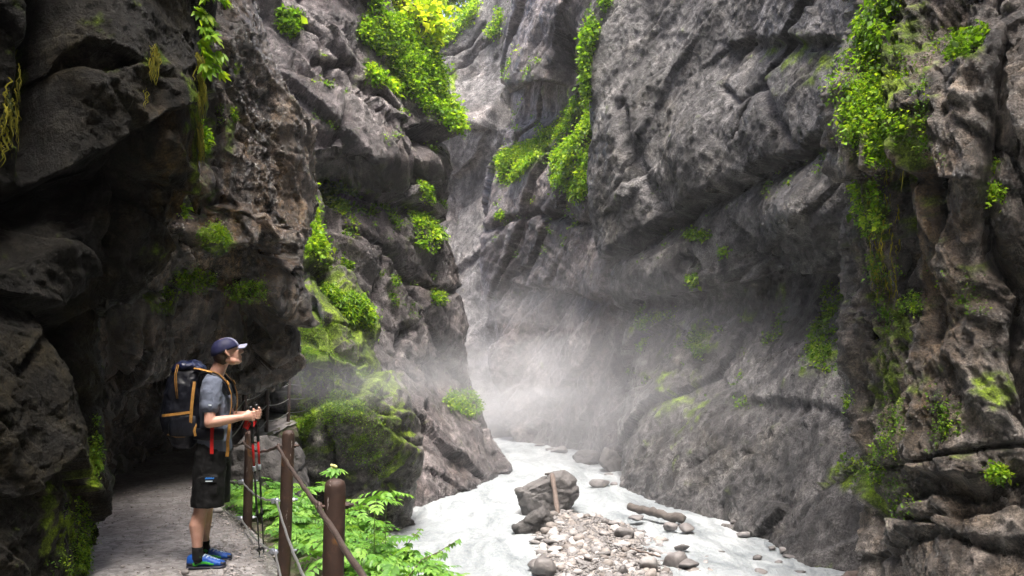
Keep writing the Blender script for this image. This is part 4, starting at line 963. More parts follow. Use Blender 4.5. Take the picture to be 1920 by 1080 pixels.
strands('trailing yellow moss down the left part of the right buttress', A_, [[(1615, 280), (1700, 300), (1690, 560), (1640, 640), (1630, 420)]], 170, 0.24, 0.010, 53)

def lobed_leaf(lobes, seed, spread_=1.25, wide=0.28):
    """palmate leaf about 1 long, lobes fanning from the stalk"""
    r = random.Random(seed); V = []; F = []
    for k in range(lobes):
        a = (k / (lobes - 1) - 0.5) * 2 * spread_; L = 1.0 - 0.35 * abs(a) / spread_; d = Vector((math.cos(a), math.sin(a), 0)); s = Vector((-d.y, d.x, 0)); b = len(V)
        dr = 0.18 + r.uniform(-0.05, 0.05)
        V += [Vector((0, 0, 0)), d * L * 0.45 + s * L * wide * 0.75 + Vector((0, 0, 0.05)), d * L * 0.75 + s * L * wide * 0.5 + Vector((0, 0, 0.0 - dr * 0.4)), d * L + Vector((0, 0, -dr)), d * L * 0.75 - s * L * wide * 0.5 + Vector((0, 0, -dr * 0.4)), d * L * 0.45 - s * L * wide * 0.75 + Vector((0, 0, 0.05)), d * L * 0.5 - Vector((0, 0, 0.02))]
        F += [(b, b + 6, b + 1), (b + 1, b + 6, b + 2), (b + 2, b + 6, b + 3), (b + 3, b + 6, b + 4), (b + 4, b + 6, b + 5), (b + 5, b + 6, b)]
    return np.array([v[:] for v in V]), np.array(F)

def pinnate_leaf(pairs, seed, leaflet=0.42):
    """compound leaf about 1 long: stalk, paired pointed leaflets and an end leaflet"""
    r = random.Random(seed); V = []; F = []
    def leaflet_(o, ang, L):
        d = Vector((math.cos(ang), math.sin(ang), -0.22)).normalized(); s = Vector((-math.sin(ang), math.cos(ang), 0)); b = len(V); w_ = L * 0.25; up = Vector((0, 0, 1))
        V.extend([o, o + d * L * 0.3 + s * w_ + up * L * 0.06, o + d * L * 0.62 + s * w_ * 0.8 + up * L * 0.03, o + d * L - up * L * 0.12, o + d * L * 0.62 - s * w_ * 0.8 + up * L * 0.03, o + d * L * 0.3 - s * w_ + up * L * 0.06, o + d * L * 0.5 - up * L * 0.03])
        F.extend([(b, b + 6, b + 1), (b + 1, b + 6, b + 2), (b + 2, b + 6, b + 3), (b + 3, b + 6, b + 4), (b + 4, b + 6, b + 5), (b + 5, b + 6, b)])
    b = len(V); V += [Vector((-0.35, 0.008, -0.10)), Vector((-0.35, -0.008, -0.10)), Vector((0.7, -0.004, 0)), Vector((0.7, 0.004, 0))]; F += [(b, b + 1, b + 2), (b, b + 2, b + 3)]
    for k in range(pairs):
        t = 0.05 + 0.62 * k / max(1, pairs - 1)
        for sg in (-1, 1): leaflet_(Vector((t, 0, 0.0)), sg * (1.15 - 0.25 * t + r.uniform(-0.15, 0.15)), leaflet * (1 - 0.35 * t) * r.uniform(0.85, 1.1))
    leaflet_(Vector((0.66, 0, 0)), r.uniform(-0.1, 0.1), leaflet * 0.85)
    return np.array([v[:] for v in V]), np.array(F)

def leaf_mesh(name, VF, hue, mat):
    V, F = VF; me = mesh(name, V, F); r = np.random.RandomState(int(hue * 1000)); fattr(me, 'hue', np.clip(hue + 0.12 * np.repeat(r.normal(size=len(V) // 7 + 1), 7)[:len(V)], 0, 1)); me.materials.append(M[mat]); return me
HERB = [leaf_mesh('leaf', pinnate_leaf(3 + k % 3, k), 0.2 + 0.11 * k, 'leaf_near') for k in range(7)]
BROAD = [leaf_mesh('leaf', lobed_leaf(5, 20 + k), 0.3 + 0.14 * k, 'leaf_near') for k in range(4)]
STEM = []
for k in range(3):
    m = MB(); m.tube([(0, 0, -0.1), (0.01 * k, 0.01, 0.3), (0.03, -0.01 * k, 0.65), (0.02, 0.0, 1.0)], [0.022, 0.018, 0.014, 0.008], 6, False)
    me = bpy.data.meshes.new('stem'); me.from_pydata(m.V, [], m.F); me.materials.append(M['stem']); STEM.append(me)

def herb(name, label, loc, h, nleaf, size, seed, group, leaves=HERB, top=False, lean_=(0, 0)):
    r = random.Random(seed); e = empty(name, loc, (lean_[0], lean_[1], r.uniform(0, 6.3))); tag(e, label, 'plant', group)
    st = bpy.data.objects.new('stem', STEM[seed % 3]); COL.objects.link(st); st.parent = e; st.scale = (h * 0.18 + 0.10, h * 0.18 + 0.10, h)
    for k in range(nleaf):
        o = bpy.data.objects.new('leaf', r.choice(leaves)); COL.objects.link(o); o.parent = e
        t = 1.0 if (top and k < nleaf * 0.7) else r.uniform(0.45, 1.0); a = 2.4 * k + r.uniform(-0.5, 0.5); rr = size * r.uniform(0.15, 0.4)
        o.location = (math.cos(a) * rr, math.sin(a) * rr, h * t + r.uniform(0, 0.04)); o.rotation_euler = (r.uniform(-0.3, 0.3), r.uniform(-0.1, 0.45), a); o.scale = (size * r.uniform(0.75, 1.2),) * 3
    return e

# herbs on the bank: find the soil height below a spot
def bank_z(x, y):
    d = (Vb[:, 0] - x) ** 2 + (Vb[:, 1] - y) ** 2; return float(Vb[np.argmin(d), 2])
rng = random.Random(77); nh = 0
for k in range(190):
    t = rng.random() ** 1.25; y = 4.2 + t * 6.0; i = int(np.argmin(np.abs(pc[:, 1] - y))); off = rng.uniform(0.14, 1.45) if y < 8.6 else rng.uniform(0.05, 0.6)
    if y < 6.4 and off < 0.35 and rng.random() < 0.8: continue
    q = pc[i] - lft[i] * off; z = bank_z(q[0], q[1])
    if z < -1.1: continue
    h = rng.uniform(0.14, 0.34) + 0.12 * off * rng.random()
    herb('herb', 'leafy green herb in the crowd of plants outside the railing', (q[0], q[1], z - 0.02), h, rng.randint(6, 9), rng.uniform(0.14, 0.22), k, 'herbs growing outside the railing'); nh += 1
# a few that stand out
def spot(px, py, Y): p = P(px, py, Y); return (p[0], p[1], bank_z(p[0], p[1]))
s0 = spot(703, 1000, 6.2); herb('tall_herb', 'tall single stem with a flat umbrella of leaves right of the near post', s0, P(706, 940, 6.2)[2] - s0[2], 6, 0.20, 901, None, HERB, True)
s1 = spot(722, 990, 6.6); herb('tall_herb', 'highest umbrella of leaves right of the near post, just behind another', s1, P(735, 925, 6.6)[2] - s1[2], 6, 0.20, 902, None, HERB, True)
s2 = spot(592, 960, 8.2); herb('tall_herb', 'broad leaved plant between the middle and the near post', s2, P(592, 915, 8.2)[2] - s2[2], 8, 0.24, 903, None, HERB, True)
s3 = spot(522, 960, 8.4); herb('tall_herb', 'bright leafy plant left of the middle post', s3, P(522, 925, 8.4)[2] - s3[2], 9, 0.22, 904, None, HERB, True)
s4 = spot(626, 960, 7.4); e4 = herb('flowering_herb', 'thin plant topped by a pale yellow flower head behind the near post', s4, P(628, 886, 7.4)[2] - s4[2], 5, 0.10, 905, None, BROAD, True)
mf = MB()
for k in range(14): mf.ball((rng.uniform(-0.03, 0.03), rng.uniform(-0.03, 0.03), P(628, 880, 7.4)[2] - s4[2] + rng.uniform(-0.03, 0.04)), 0.014, nu=6, nv=4)
M['blossom'] = simple('yellow_blossom', (0.62, 0.60, 0.22), 0.7, 0.2, 40, 0)
mf.build('flower_head', M['blossom'], e4)

def twig(name, label, pts, nleaf, size, seed, leaves=BROAD, r0=0.006, cat='twig'):
    r = random.Random(seed); pts = [Vector(p) for p in pts]; e = empty(name, pts[0]); tag(e, label, cat)
    m = MB(); m.tube([p - pts[0] for p in pts], [r0 * (1 - 0.7 * k / (len(pts) - 1)) for k in range(len(pts))], 6, False); m.build('stem', M['bark'], e)
    for k in range(nleaf):
        t = (k + 0.6) / nleaf * (len(pts) - 1); i = min(int(t), len(pts) - 2); p = pts[i].lerp(pts[i + 1], t - i) - pts[0]; d = (pts[i + 1] - pts[i]).normalized(); a = math.atan2(d.y, d.x) + (0.9 if k % 2 else -0.9) + r.uniform(-0.4, 0.4)
        o = bpy.data.objects.new('leaf', r.choice(leaves)); COL.objects.link(o); o.parent = e; o.location = p; o.rotation_euler = (r.uniform(-0.4, 0.4), r.uniform(0.0, 0.7), a); o.scale = (size * r.uniform(0.7, 1.2),) * 3
    return e
twig('shrub_twig', 'thin leafy twig reaching out over the white water from the bank', [P(770, 1075, 6.3), P(800, 1050, 6.35), P(830, 1030, 6.4), P(862, 1010, 6.45)], 9, 0.055, 1)
twig('shrub_twig', 'leafy shrub shoot at the outer edge of the bank herbs', [P(745, 1060, 6.6), P(768, 1015, 6.6), P(790, 990, 6.65)], 10, 0.06, 2)
twig('shrub_twig', 'dark leaved shoot leaning from the bank at the bottom', [P(760, 1090, 5.9), P(790, 1050, 5.95), P(822, 1035, 6.0), P(834, 1040, 6.0)], 12, 0.06, 3)
# plants hanging at the edge of the near overhang
for k, (px, py, lab) in enumerate([(386, -6, 'big bright leaves hanging at the top of the left overhang'), (374, 38, 'second cluster of bright hanging leaves on the left overhang'), (380, 76, 'third cluster of bright hanging leaves on the left overhang'),
                                   (384, 116, 'lowest cluster of big bright leaves on the left overhang')]):
    a = P(px + 12, py, 5.95); c = CL[H_]; mm = c['front'] & (np.abs(c['py'] - py - 12) < 14) & (c['V'][:, 1] < 7.5); ii = np.nonzero(mm)[0]; r = random.Random(k)
    e = empty('hanging_plant', a); tag(e, lab, 'plant', 'plants hanging on the left overhang')
    m = MB(); m.tube([(-0.05, 0.05, 0.02), (0.03, -0.03, 0.05), (0.07, -0.05, -0.02)], [0.005, 0.004, 0.002], 5, False); m.build('stem', M['stem'], e)
    for j in range(15):
        o = bpy.data.objects.new('leaf', HANG[j % 3] if 'HANG' in globals() else None)
        if o.data is None:
            bpy.data.objects.remove(o); HANG = [leaf_mesh('leaf', lobed_leaf(5, 60 + q, 1.0, 0.22), 0.55 + 0.15 * q, 'leaf_far') for q in range(3)]; o = bpy.data.objects.new('leaf', HANG[j % 3])
        COL.objects.link(o); o.parent = e; o.location = (r.uniform(-0.06, 0.06), r.uniform(-0.10, 0.04), r.uniform(-0.10, 0.10)); o.rotation_euler = (r.uniform(-0.7, 0.7), r.uniform(0.1, 0.9), r.uniform(-1.3, 0.7)); o.scale = (r.uniform(0.08, 0.14),) * 3
veg('small leaves hanging lower on the left overhang', H_, [(384, 270, 8, 30), (388, 300, 6, 16), (345, 397, 6, 6)], 75, 6, 0.036, 0.028, 41, 'leaf_far', upmin=-1)

# trees over the head of the gorge
def tree(label, base, h, rad, seed, dens=150, leafsize=0.5, mat='leaf_tree'):
    r = random.Random(seed); e = empty('tree', base); tag(e, label, 'tree', 'trees above the head of the gorge')
    m = MB(); pts = [(r.uniform(-0.2, 0.2) * k * 0.3, r.uniform(-0.2, 0.2) * k * 0.3, h * k / 5 - 0.5) for k in range(6)]; m.tube(pts, [0.22 - 0.035 * k for k in range(6)], 8, False); ends = [pts[-1]]
    for k in range(9):
        a = k * 2.4 + r.random(); t = r.uniform(0.4, 0.95); p0 = Vector((0, 0, h * t)); p1 = p0 + Vector((math.cos(a), math.sin(a), r.uniform(0.1, 0.6))) * rad * r.uniform(0.5, 0.9) * (1.3 - 0.6 * t); m.tube([p0, (p0 + p1) / 2 + Vector((0, 0, 0.2)), p1], [0.07, 0.05, 0.02], 5, False); ends += [p1, (p0 + p1) / 2]
    m.build('trunk', M['bark'], e)
    rs = np.random.RandomState(seed); c = np.array([tuple(ends[rs.randint(len(ends))]) for _ in range(dens)]) + rs.normal(size=(dens, 3)) * rad * 0.22
    cloud_obj('crown', [leaf_cloud(c, rs.normal(size=(dens, 3)) * 0.5, 10, leafsize, rad * 0.13, 0.1, seed=seed)], mat, parent=e)
    return e
for k, (px, py, Y, h, rad, lab) in enumerate([(778, 110, 76, 8, 2.6, 'leafy tree beside the left wall at the head of the gorge'), (806, 95, 82, 10, 3.0, 'slim trunked tree in the middle of the far grove'), (836, 85, 86, 11, 3.2, 'yellow green tree in the middle of the far grove, beside a slim one'),
                                               (868, 62, 84, 9, 2.8, 'tree at the right end of the far grove'), (820, 70, 96, 16, 4.2, 'tall sunlit tree at the back of the far grove'), (770, 60, 98, 17, 4.5, 'tall tree at the back left of the far grove'), (885, 45, 98, 15, 4.0, 'tall tree at the back right of the far grove'), (850, 60, 106, 20, 5.0, 'highest tree behind the far grove')]):
    tree(lab, tuple(P(px, py, Y)), h, rad, 500 + k, 170, 0.5)
e_ = P(790, 150, 35.5)
tree('bright young tree rooted on the top corner of the left wall', (e_[0], e_[1], e_[2]), 3.6, 1.3, 520, 170, 0.26)['group'] = 'young trees on the left wall'

# ------------------------------------------------------------------ railing
def rust_mat():
    m, n, l, b = newmat('rusty_steel'); t = n.new('ShaderNodeTexCoord').outputs['Object']
    a = noise(n, l, t, 9, 8, 0.7, 0.4); f = noise(n, l, mapping(n, l, t, (60, 60, 9)), 1.0, 5, 0.7); s = noise(n, l, t, 4, 4, 0.6, 0.8)
    c = ramp(n, l, a, [(0.3, (0.02, 0.011, 0.008)), (0.55, (0.052, 0.027, 0.019)), (0.75, (0.11, 0.06, 0.042))])
    c = mixc(n, l, ramp(n, l, s, [(0.60, (0, 0, 0)), (0.68, (0.8, 0.8, 0.8))]), c, (0.22, 0.10, 0.02))
    c = mixc(n, l, ramp(n, l, f, [(0.66, (0, 0, 0)), (0.70, (1, 1, 1))]), c, (0.45, 0.42, 0.40))
    l.new(c, b.inputs['Base Color']); l.new(ramp(n, l, a, [(0.3, (0.5,) * 3), (0.7, (0.8,) * 3)]), b.inputs['Roughness']); b.inputs['Metallic'].default_value = 0.1
    l.new(bump(n, l, a, 0.5, 0.012), b.inputs['Normal']); return m
M['rust'] = rust_mat()
M['cable_rust'] = simple('rusty_cable', (0.085, 0.062, 0.053), 0.5, 0.5, 60, 0.6, 0.004, metal=0.4)
M['cable'] = simple('steel_cable', (0.42, 0.42, 0.43), 0.35, 0.35, 90, 0.5, 0.003, metal=0.7)
M['steel'] = simple('zinc_clamp', (0.50, 0.53, 0.60), 0.3, 0.2, 40, 0.1, 0.002, metal=0.8)
rail = empty('railing', (0, 0, 0)); tag(rail, 'rusty steel post and cable railing along the outer edge of the path', 'railing')
POSTS = []
rdir = Vector((-0.40, 0.917, 0)); rout = Vector((0.917, 0.40, 0))
pm = MB(); R0 = 0.045
prof = [(R0, -0.35), (R0, 1.0), (R0, 1.055), (R0 * 0.97, 1.072), (R0 * 0.86, 1.085), (R0 * 0.6, 1.094), (R0 * 0.25, 1.098)]
rings = [pm.ring([(r * math.cos(a), r * math.sin(a), z) for a in [2 * math.pi * k / 28 for k in range(28)]]) for r, z in prof]
for a, b in zip(rings[:-1], rings[1:]): pm.bridge(a, b)
pm.cap(rings[-1])
pme = bpy.data.meshes.new('post'); pme.from_pydata(pm.V, [], pm.F); pme.materials.append(M['rust'])
pme.polygons.foreach_set('use_smooth', np.ones(len(pme.polygons), bool))
TOPZ = {0: 1.1, 1: 1.1, 2: 1.1, 3: 0.90, 4: 0.70}
RP = [(0.55, -0.1), (-0.757, 3.48), (-1.63, 5.9), (-2.64, 8.2), (-3.73, 10.5)]
HGT = [0.985, 0.60, 0.24]
att = []
for k, (x, y) in enumerate(RP):
    zb_ = TOPZ[k] - 1.098
    o = bpy.data.objects.new('post', pme); COL.objects.link(o); o.parent = rail; o.location = (x, y, zb_); o.rotation_euler = (0.012 * (k % 3 - 1), 0.01 * (k % 2), k * 1.3)
    a_ = []
    for j, h in enumerate(HGT):
        p = Vector((x, y, zb_ + h)) - rout * 0.062; a_.append(p)
        b_ = MB(); c = Vector((0, 0, h)); q = Vector((x, y, zb_ + h))
        b_.tube([q - rout * 0.075, q + rout * 0.085], [0.008], 8, False); b_.tube([q + rout * 0.047, q + rout * 0.062], [0.017], 6, False); b_.tube([q - rout * 0.05, q - rout * 0.062], [0.02], 8, False)
        bo = b_.build('bolt', M['rust' if j == 0 else 'steel'], o, False); bo.matrix_parent_inverse = o.matrix_basis.inverted()
        e_b = MB(); ring_ = [p + rdir * 0.018 * math.cos(t) + Vector((0, 0, 0.018 * math.sin(t))) for t in [2 * math.pi * i / 12 for i in range(13)]]
        e_b.tube(ring_, [0.007], 6, False); eo = e_b.build('eye', M['cable_rust' if j == 0 else 'steel'], o); eo.matrix_parent_inverse = o.matrix_basis.inverted()
    att.append(a_)
for k in range(4):
    for j in range(3):
        a, b = att[k][j], att[k + 1][j]; sag = (0.06, 0.05, 0.05)[j] if k else 0.02; n_ = 22; m = MB()
        if k == 1 and j == 0: sag = 0.015
        pts = [a.lerp(b, t / n_) - Vector((0, 0, sag * 4 * (t / n_) * (1 - t / n_))) + Vector((0, 0, 0.004 * math.sin(t * 1.7 + k))) for t in range(n_ + 1)]
        m.tube(pts, [0.0110 if j == 0 else 0.0078], 8, False); cb = m.build('cable', M['cable_rust' if j == 0 else 'cable'], rail)
        if j:
            for t in (0.04, 0.07): p = a.lerp(b, t) - Vector((0, 0, sag * 4 * t * (1 - t))); c_ = MB(); c_.box(p, (0.03, 0.03, 0.035), Euler((0, 0, 0.4))); c_.build('clamp', M['steel'], cb, False, 0.004)
# further railing inside the tunnel
r2 = empty('railing', (0, 0, 0)); tag(r2, 'dim railing far inside the dark rock tunnel', 'railing')
RP2 = [(-4.45, 12.6), (-5.15, 15.6), (-5.62, 18.6), (-5.95, 21.6), (-6.0, 24.6)]; pz2 = [float(path_z(y)) for x, y in RP2]
for (x, y), z in zip(RP2, pz2):
    o = bpy.data.objects.new('post', pme); COL.objects.link(o); o.parent = r2; o.location = (x, y, z)
for k in range(4):
    for h in HGT:
        m = MB(); a = Vector((*RP2[k], pz2[k] + h)); b = Vector((*RP2[k + 1], pz2[k + 1] + h)); m.tube([a.lerp(b, t / 8) - Vector((0, 0, 0.06 * 4 * t / 8 * (1 - t / 8))) for t in range(9)], [0.01], 6, False); m.build('cable', M['cable'], r2)

# ------------------------------------------------------------------ hiker
def cloth_mat(name, col, scale=30, fold=0.5, rough=0.85, var=0.2, bd=0.02):
    m, n, l, b = newmat(name); t = n.new('ShaderNodeTexCoord').outputs['Object']
    a = noise(n, l, t, scale * 0.25, 4, 0.55, 0.8); f = noise(n, l, t, scale * 8, 3, 0.6)
    l.new(ramp(n, l, a, [(0.3, tuple(c * (1 - var) for c in col)), (0.7, tuple(c * (1 + var) for c in col))]), b.inputs['Base Color'])
    b.inputs['Roughness'].default_value = rough; b.inputs['Specular IOR Level'].default_value = 0.3
    nb = bump(n, l, a, fold, bd); nb = bump(n, l, f, 0.15, 0.002, nb); l.new(nb, b.inputs['Normal']); return m
def skin_mat():
    m, n, l, b = newmat('skin'); t = n.new('ShaderNodeTexCoord').outputs['Object']
    a = noise(n, l, t, 14, 5, 0.6)
    l.new(ramp(n, l, a, [(0.3, (0.46, 0.245, 0.18)), (0.7, (0.58, 0.34, 0.265))]), b.inputs['Base Color']); b.inputs['Roughness'].default_value = 0.5
    b.inputs['Subsurface Weight'].default_value = 0.08; b.inputs['Subsurface Radius'].default_value = (0.02, 0.008, 0.004)
    l.new(bump(n, l, noise(n, l, t, 180, 3), 0.15, 0.002), b.inputs['Normal']); return m
M['skin'] = skin_mat()
M['shirt'] = cloth_mat('grey_shirt', (0.12, 0.14, 0.19), 26, 0.7)
M['shorts'] = cloth_mat('black_shorts', (0.0025, 0.0025, 0.003), 22, 0.7, 0.7)
M['sock'] = cloth_mat('black_sock', (0.005, 0.005, 0.005), 60, 0.3)
M['cap'] = cloth_mat('navy_cap', (0.016, 0.018, 0.06), 30, 0.3, 0.6)
M['cap_glare'] = cloth_mat('navy_cap_glare', (0.22, 0.225, 0.32), 30, 0.2, 0.7)  # glare of the light on the cap, painted as a pale colour
M['hair'] = simple('brown_hair', (0.05, 0.028, 0.016), 0.6, 0.5, 70, 1.0, 0.01)
M['pack'] = cloth_mat('navy_pack', (0.004, 0.005, 0.010), 20, 0.7, 0.45)
M['pack_lid'] = cloth_mat('navy_pack_lid', (0.009, 0.013, 0.045), 24, 0.9, 0.3, 0.2, 0.03)
M['webbing'] = cloth_mat('orange_webbing', (0.36, 0.18, 0.04), 120, 0.2, 0.7)
M['red'] = cloth_mat('red_webbing', (0.45, 0.010, 0.008), 90, 0.2, 0.6)
M['black'] = simple('black_plastic', (0.012, 0.012, 0.012), 0.45, 0.2, 40, 0.05, 0.002)
M['pole_red'] = simple('red_lacquer', (0.42, 0.012, 0.012), 0.25, 0.1, 20, 0.0)
M['shoe_blue'] = cloth_mat('blue_shoe', (0.008, 0.065, 0.30), 90, 0.3, 0.5)
M['shoe_green'] = cloth_mat('green_shoe', (0.035, 0.28, 0.03), 90, 0.2, 0.5)
M['shoe_dark'] = simple('dark_rubber', (0.012, 0.014, 0.03), 0.6, 0.2, 40, 0.2, 0.003)
M['lace'] = simple('pale_lace', (0.45, 0.55, 0.62), 0.7, 0.1, 40, 0)
M['logo_blue'] = simple('blue_print', (0.03, 0.20, 0.62), 0.6, 0.1, 40, 0)
M['logo_white'] = simple('white_print', (0.70, 0.78, 0.85), 0.6, 0.1, 40, 0)
M['eye_white'] = simple('eye_white', (0.75, 0.72, 0.70), 0.2, 0.05, 20, 0)

HK = Wz(393, ground_Y(1059, 0.0), 0.0); HK[2] = float(path_z(6.4))
hk_rot = (0, 0, math.radians(8))
def fuse(o, vox, it=3):
    r = o.modifiers.new('fuse', 'REMESH'); r.mode = 'VOXEL'; r.voxel_size = vox; r.use_smooth_shade = True
    s = o.modifiers.new('soften', 'SMOOTH'); s.factor = 0.5; s.iterations = it; return o
person = empty('person', HK, hk_rot); tag(person, 'hiker in cap, grey shirt and black shorts looking up beside the railing', 'person')

HC = Vector((0.082, 0.0, 1.672)); HR = Euler((0, math.radians(-19), math.radians(24)), 'XYZ'); HM = Matrix.Translation(HC) @ HR.to_matrix().to_4x4()
def hp(x, y, z): return HM @ Vector((x, y, z))
Q = HR.to_quaternion()
b = MB()
# head
b.ball(hp(-0.012, 0, 0.02), (0.098, 0.076, 0.10), Q); b.ball(hp(0.028, 0, -0.035), (0.066, 0.062, 0.082), Q); b.ball(hp(0.058, 0, -0.096), (0.030, 0.032, 0.026), Q)
b.ball(hp(0.062, 0, 0.022), (0.036, 0.056, 0.022), Q); b.tube([hp(0.088, 0, 0.012), hp(0.104, 0, -0.018), hp(0.112, 0, -0.034)], [0.011, 0.014, 0.017], 10); b.ball(hp(0.098, 0.013, -0.036), 0.011, Q); b.ball(hp(0.098, -0.013, -0.036), 0.011, Q)
b.ball(hp(0.086, 0, -0.066), (0.014, 0.026, 0.008), Q); b.ball(hp(0.083, 0, -0.079), (0.014, 0.022, 0.008), Q); b.ball(hp(0.06, 0.034, -0.025), (0.03, 0.022, 0.028), Q); b.ball(hp(0.06, -0.034, -0.025), (0.03, 0.022, 0.028), Q)
b.tube([hp(-0.03, -0.045, -0.05), hp(0.02, -0.052, -0.085), hp(0.05, -0.03, -0.10)], [0.028, 0.022, 0.02], 8); b.tube([hp(-0.03, 0.045, -0.05), hp(0.02, 0.052, -0.085), hp(0.05, 0.03, -0.10)], [0.028, 0.022, 0.02], 8)
for s in (-1, 1):
    b.tube([hp(-0.012, s * 0.076, 0.022), hp(-0.024, s * 0.086, 0.026), hp(-0.032, s * 0.088, 0.005), hp(-0.022, s * 0.084, -0.018), hp(-0.008, s * 0.076, -0.034)], [0.008, 0.009, 0.009, 0.008, 0.008], 8); b.ball(hp(-0.014, s * 0.078, -0.004), (0.014, 0.006, 0.026), Q)
# neck, trunk
b.tube([(-0.02, 0, 1.40), (0.005, 0, 1.50), (0.035, 0, 1.575), hp(-0.03, 0, -0.02)], [(0.075, 0.10), 0.060, 0.056, 0.055], 16)
b.tube([(0.0, 0, 0.90), (0.005, 0, 1.02), (0.0, 0, 1.2), (-0.005, 0, 1.36), (-0.01, 0, 1.43)], [(0.135, 0.085), (0.125, 0.08), (0.14, 0.085), (0.15, 0.085), (0.11, 0.065)], 18, up=(0, 1, 0))
# legs
for s in (-1, 1):
    b.tube([(0.0, s * 0.08, 0.86), (-0.02, s * 0.10, 0.72), (-0.045, s * 0.105, 0.54), (-0.048, s * 0.107, 0.47), (-0.062, s * 0.108, 0.42), (-0.078, s * 0.109, 0.33), (-0.074, s * 0.11, 0.22), (-0.07, s * 0.11, 0.13), (-0.065, s * 0.11, 0.06)],
           [0.07, 0.074, 0.062, 0.058, 0.052, (0.056, 0.062), 0.044, 0.034, 0.038], 14)
    b.ball((-0.012, s * 0.107, 0.49), (0.03, 0.035, 0.04))
# arms
def arm(sh, el, wr, s):
    sh, el, wr = Vector(sh), Vector(el), Vector(wr)
    b.tube([sh, sh.lerp(el, 0.35), sh.lerp(el, 0.7), el], [0.046, 0.048, 0.043, 0.039], 12); b.tube([el, el.lerp(wr, 0.3), el.lerp(wr, 0.7), wr], [0.038, 0.042, 0.033, (0.027, 0.024)], 12); b.ball(el, 0.038)
arm((0.012, -0.172, 1.395), (0.018, -0.262, 1.125), (0.238, -0.165, 1.160), -1)
arm((0.012, 0.172, 1.395), (0.07, 0.262, 1.135), (0.262, 0.085, 1.165), 1)
# hands closed on the pole grips; grips pass through GP
GP = [Vector((0.303, -0.115, 1.165)), Vector((0.318, 0.055, 1.170))]
for g, wr, s in ((GP[0], Vector((0.238, -0.165, 1.160)), -1), (GP[1], Vector((0.262, 0.085, 1.165)), 1)):
    side = Vector((0, s, 0))                          # back of the hand faces away from the other hand
    pc_ = g + side * 0.026 + Vector((-0.012, 0, 0.002))
    b.tube([wr, wr.lerp(pc_, 0.6), pc_ + Vector((0.012, 0, 0))], [(0.026, 0.022), (0.032, 0.020), (0.040, 0.019)], 12, up=(0, 0, 1))
    for k in range(4):
        z = 0.030 - 0.020 * k; ln = (0.92, 1.0, 0.95, 0.8)[k]
        p0 = pc_ + Vector((0.012, 0, z)); p1 = g + side * 0.016 + Vector((0.030 * ln, 0, z + 0.002)); p2 = g - side * 0.014 + Vector((0.026 * ln, 0, z - 0.002)); p3 = g - side * 0.024 + Vector((0.000, 0, z - 0.003)); p4 = g - side * 0.018 + Vector((-0.012, 0, z - 0.003))
        b.tube([p0, p1, p2, p3, p4], [0.0105, 0.0105, 0.0095, 0.009, 0.0078], 8)
    b.tube([pc_ + Vector((-0.018, 0, 0.028)), g + side * 0.012 + Vector((-0.004, 0, 0.050)), g - side * 0.008 + Vector((0.014, 0, 0.052)), g - side * 0.02 + Vector((0.026, 0, 0.046))], [0.014, 0.012, 0.0105, 0.008], 8)
fuse(b.build('body', M['skin'], person), 0.0052, 2)
for s in (-1, 1):
    m = MB(); m.ball(hp(0.078, s * 0.031, 0.004), 0.0125, Q); m.build('eye', M['eye_white'], person)
# hair
m = MB(); m.ball(hp(-0.048, 0, -0.008), (0.070, 0.079, 0.085), Q); m.ball(hp(-0.062, 0, -0.058), (0.038, 0.052, 0.04), Q)
fuse(m.build('hair', M['hair'], person), 0.006, 2)
# cap: crown, button, band; front panels and brim carry painted light glare
cap = empty('cap', (0, 0, 0)); cap.parent = person
def dome(a0, a1, lift, name, mat, par):
    m = MB(); rows = []
    for j in range(9):
        t = (math.pi / 2) * j / 8; rr = math.cos(t) ** 0.8; zz_ = math.sin(t)
        rows.append(m.ring([hp(-0.012 + (0.114 + lift) * rr * math.cos(a), (0.092 + lift) * rr * math.sin(a), 0.020 + (0.098 + lift) * zz_ - 0.016 * (1 - zz_) * (1 if math.cos(a) < 0 else 0) * abs(math.cos(a))) for a in [a0 + (a1 - a0) * k / 24 for k in range(25)]]))
    for a, c in zip(rows[:-1], rows[1:]):
        for k in range(24): m.F.append((a[k], a[k + 1], c[k + 1], c[k]))
    o = m.build(name, mat, par); s = o.modifiers.new('thick', 'SOLIDIFY'); s.thickness = 0.004; s.offset = -1; return o
dome(0.62, 2 * math.pi - 0.62, 0, 'crown', M['cap'], cap); dome(-0.63, 0.63, 0.0015, 'front_panel', M['cap_glare'], cap)
m = MB(); m.ball(hp(-0.012, 0, 0.119), 0.009, Q, 10, 6); m.build('button', M['cap'], cap)
m = MB(); rows = []
for j in range(7):
    t = j / 6; rows.append(m.ring([hp(0.085 + 0.0 + t * (0.082 * math.cos(a * 0.8)) - 0.02 * (1 - math.cos(a)), 0.082 * math.sin(a) * (1 - 0.12 * t), 0.026 - 0.012 * t - 0.028 * (math.sin(a) ** 2)) for a in [(-1 + 2 * k / 14) * 1.15 for k in range(15)]]))
for a, c in zip(rows[:-1], rows[1:]):
    for k in range(14): m.F.append((a[k], a[k + 1], c[k + 1], c[k]))
o = m.build('brim', M['cap_glare'], cap); s = o.modifiers.new('thick', 'SOLIDIFY'); s.thickness = 0.005
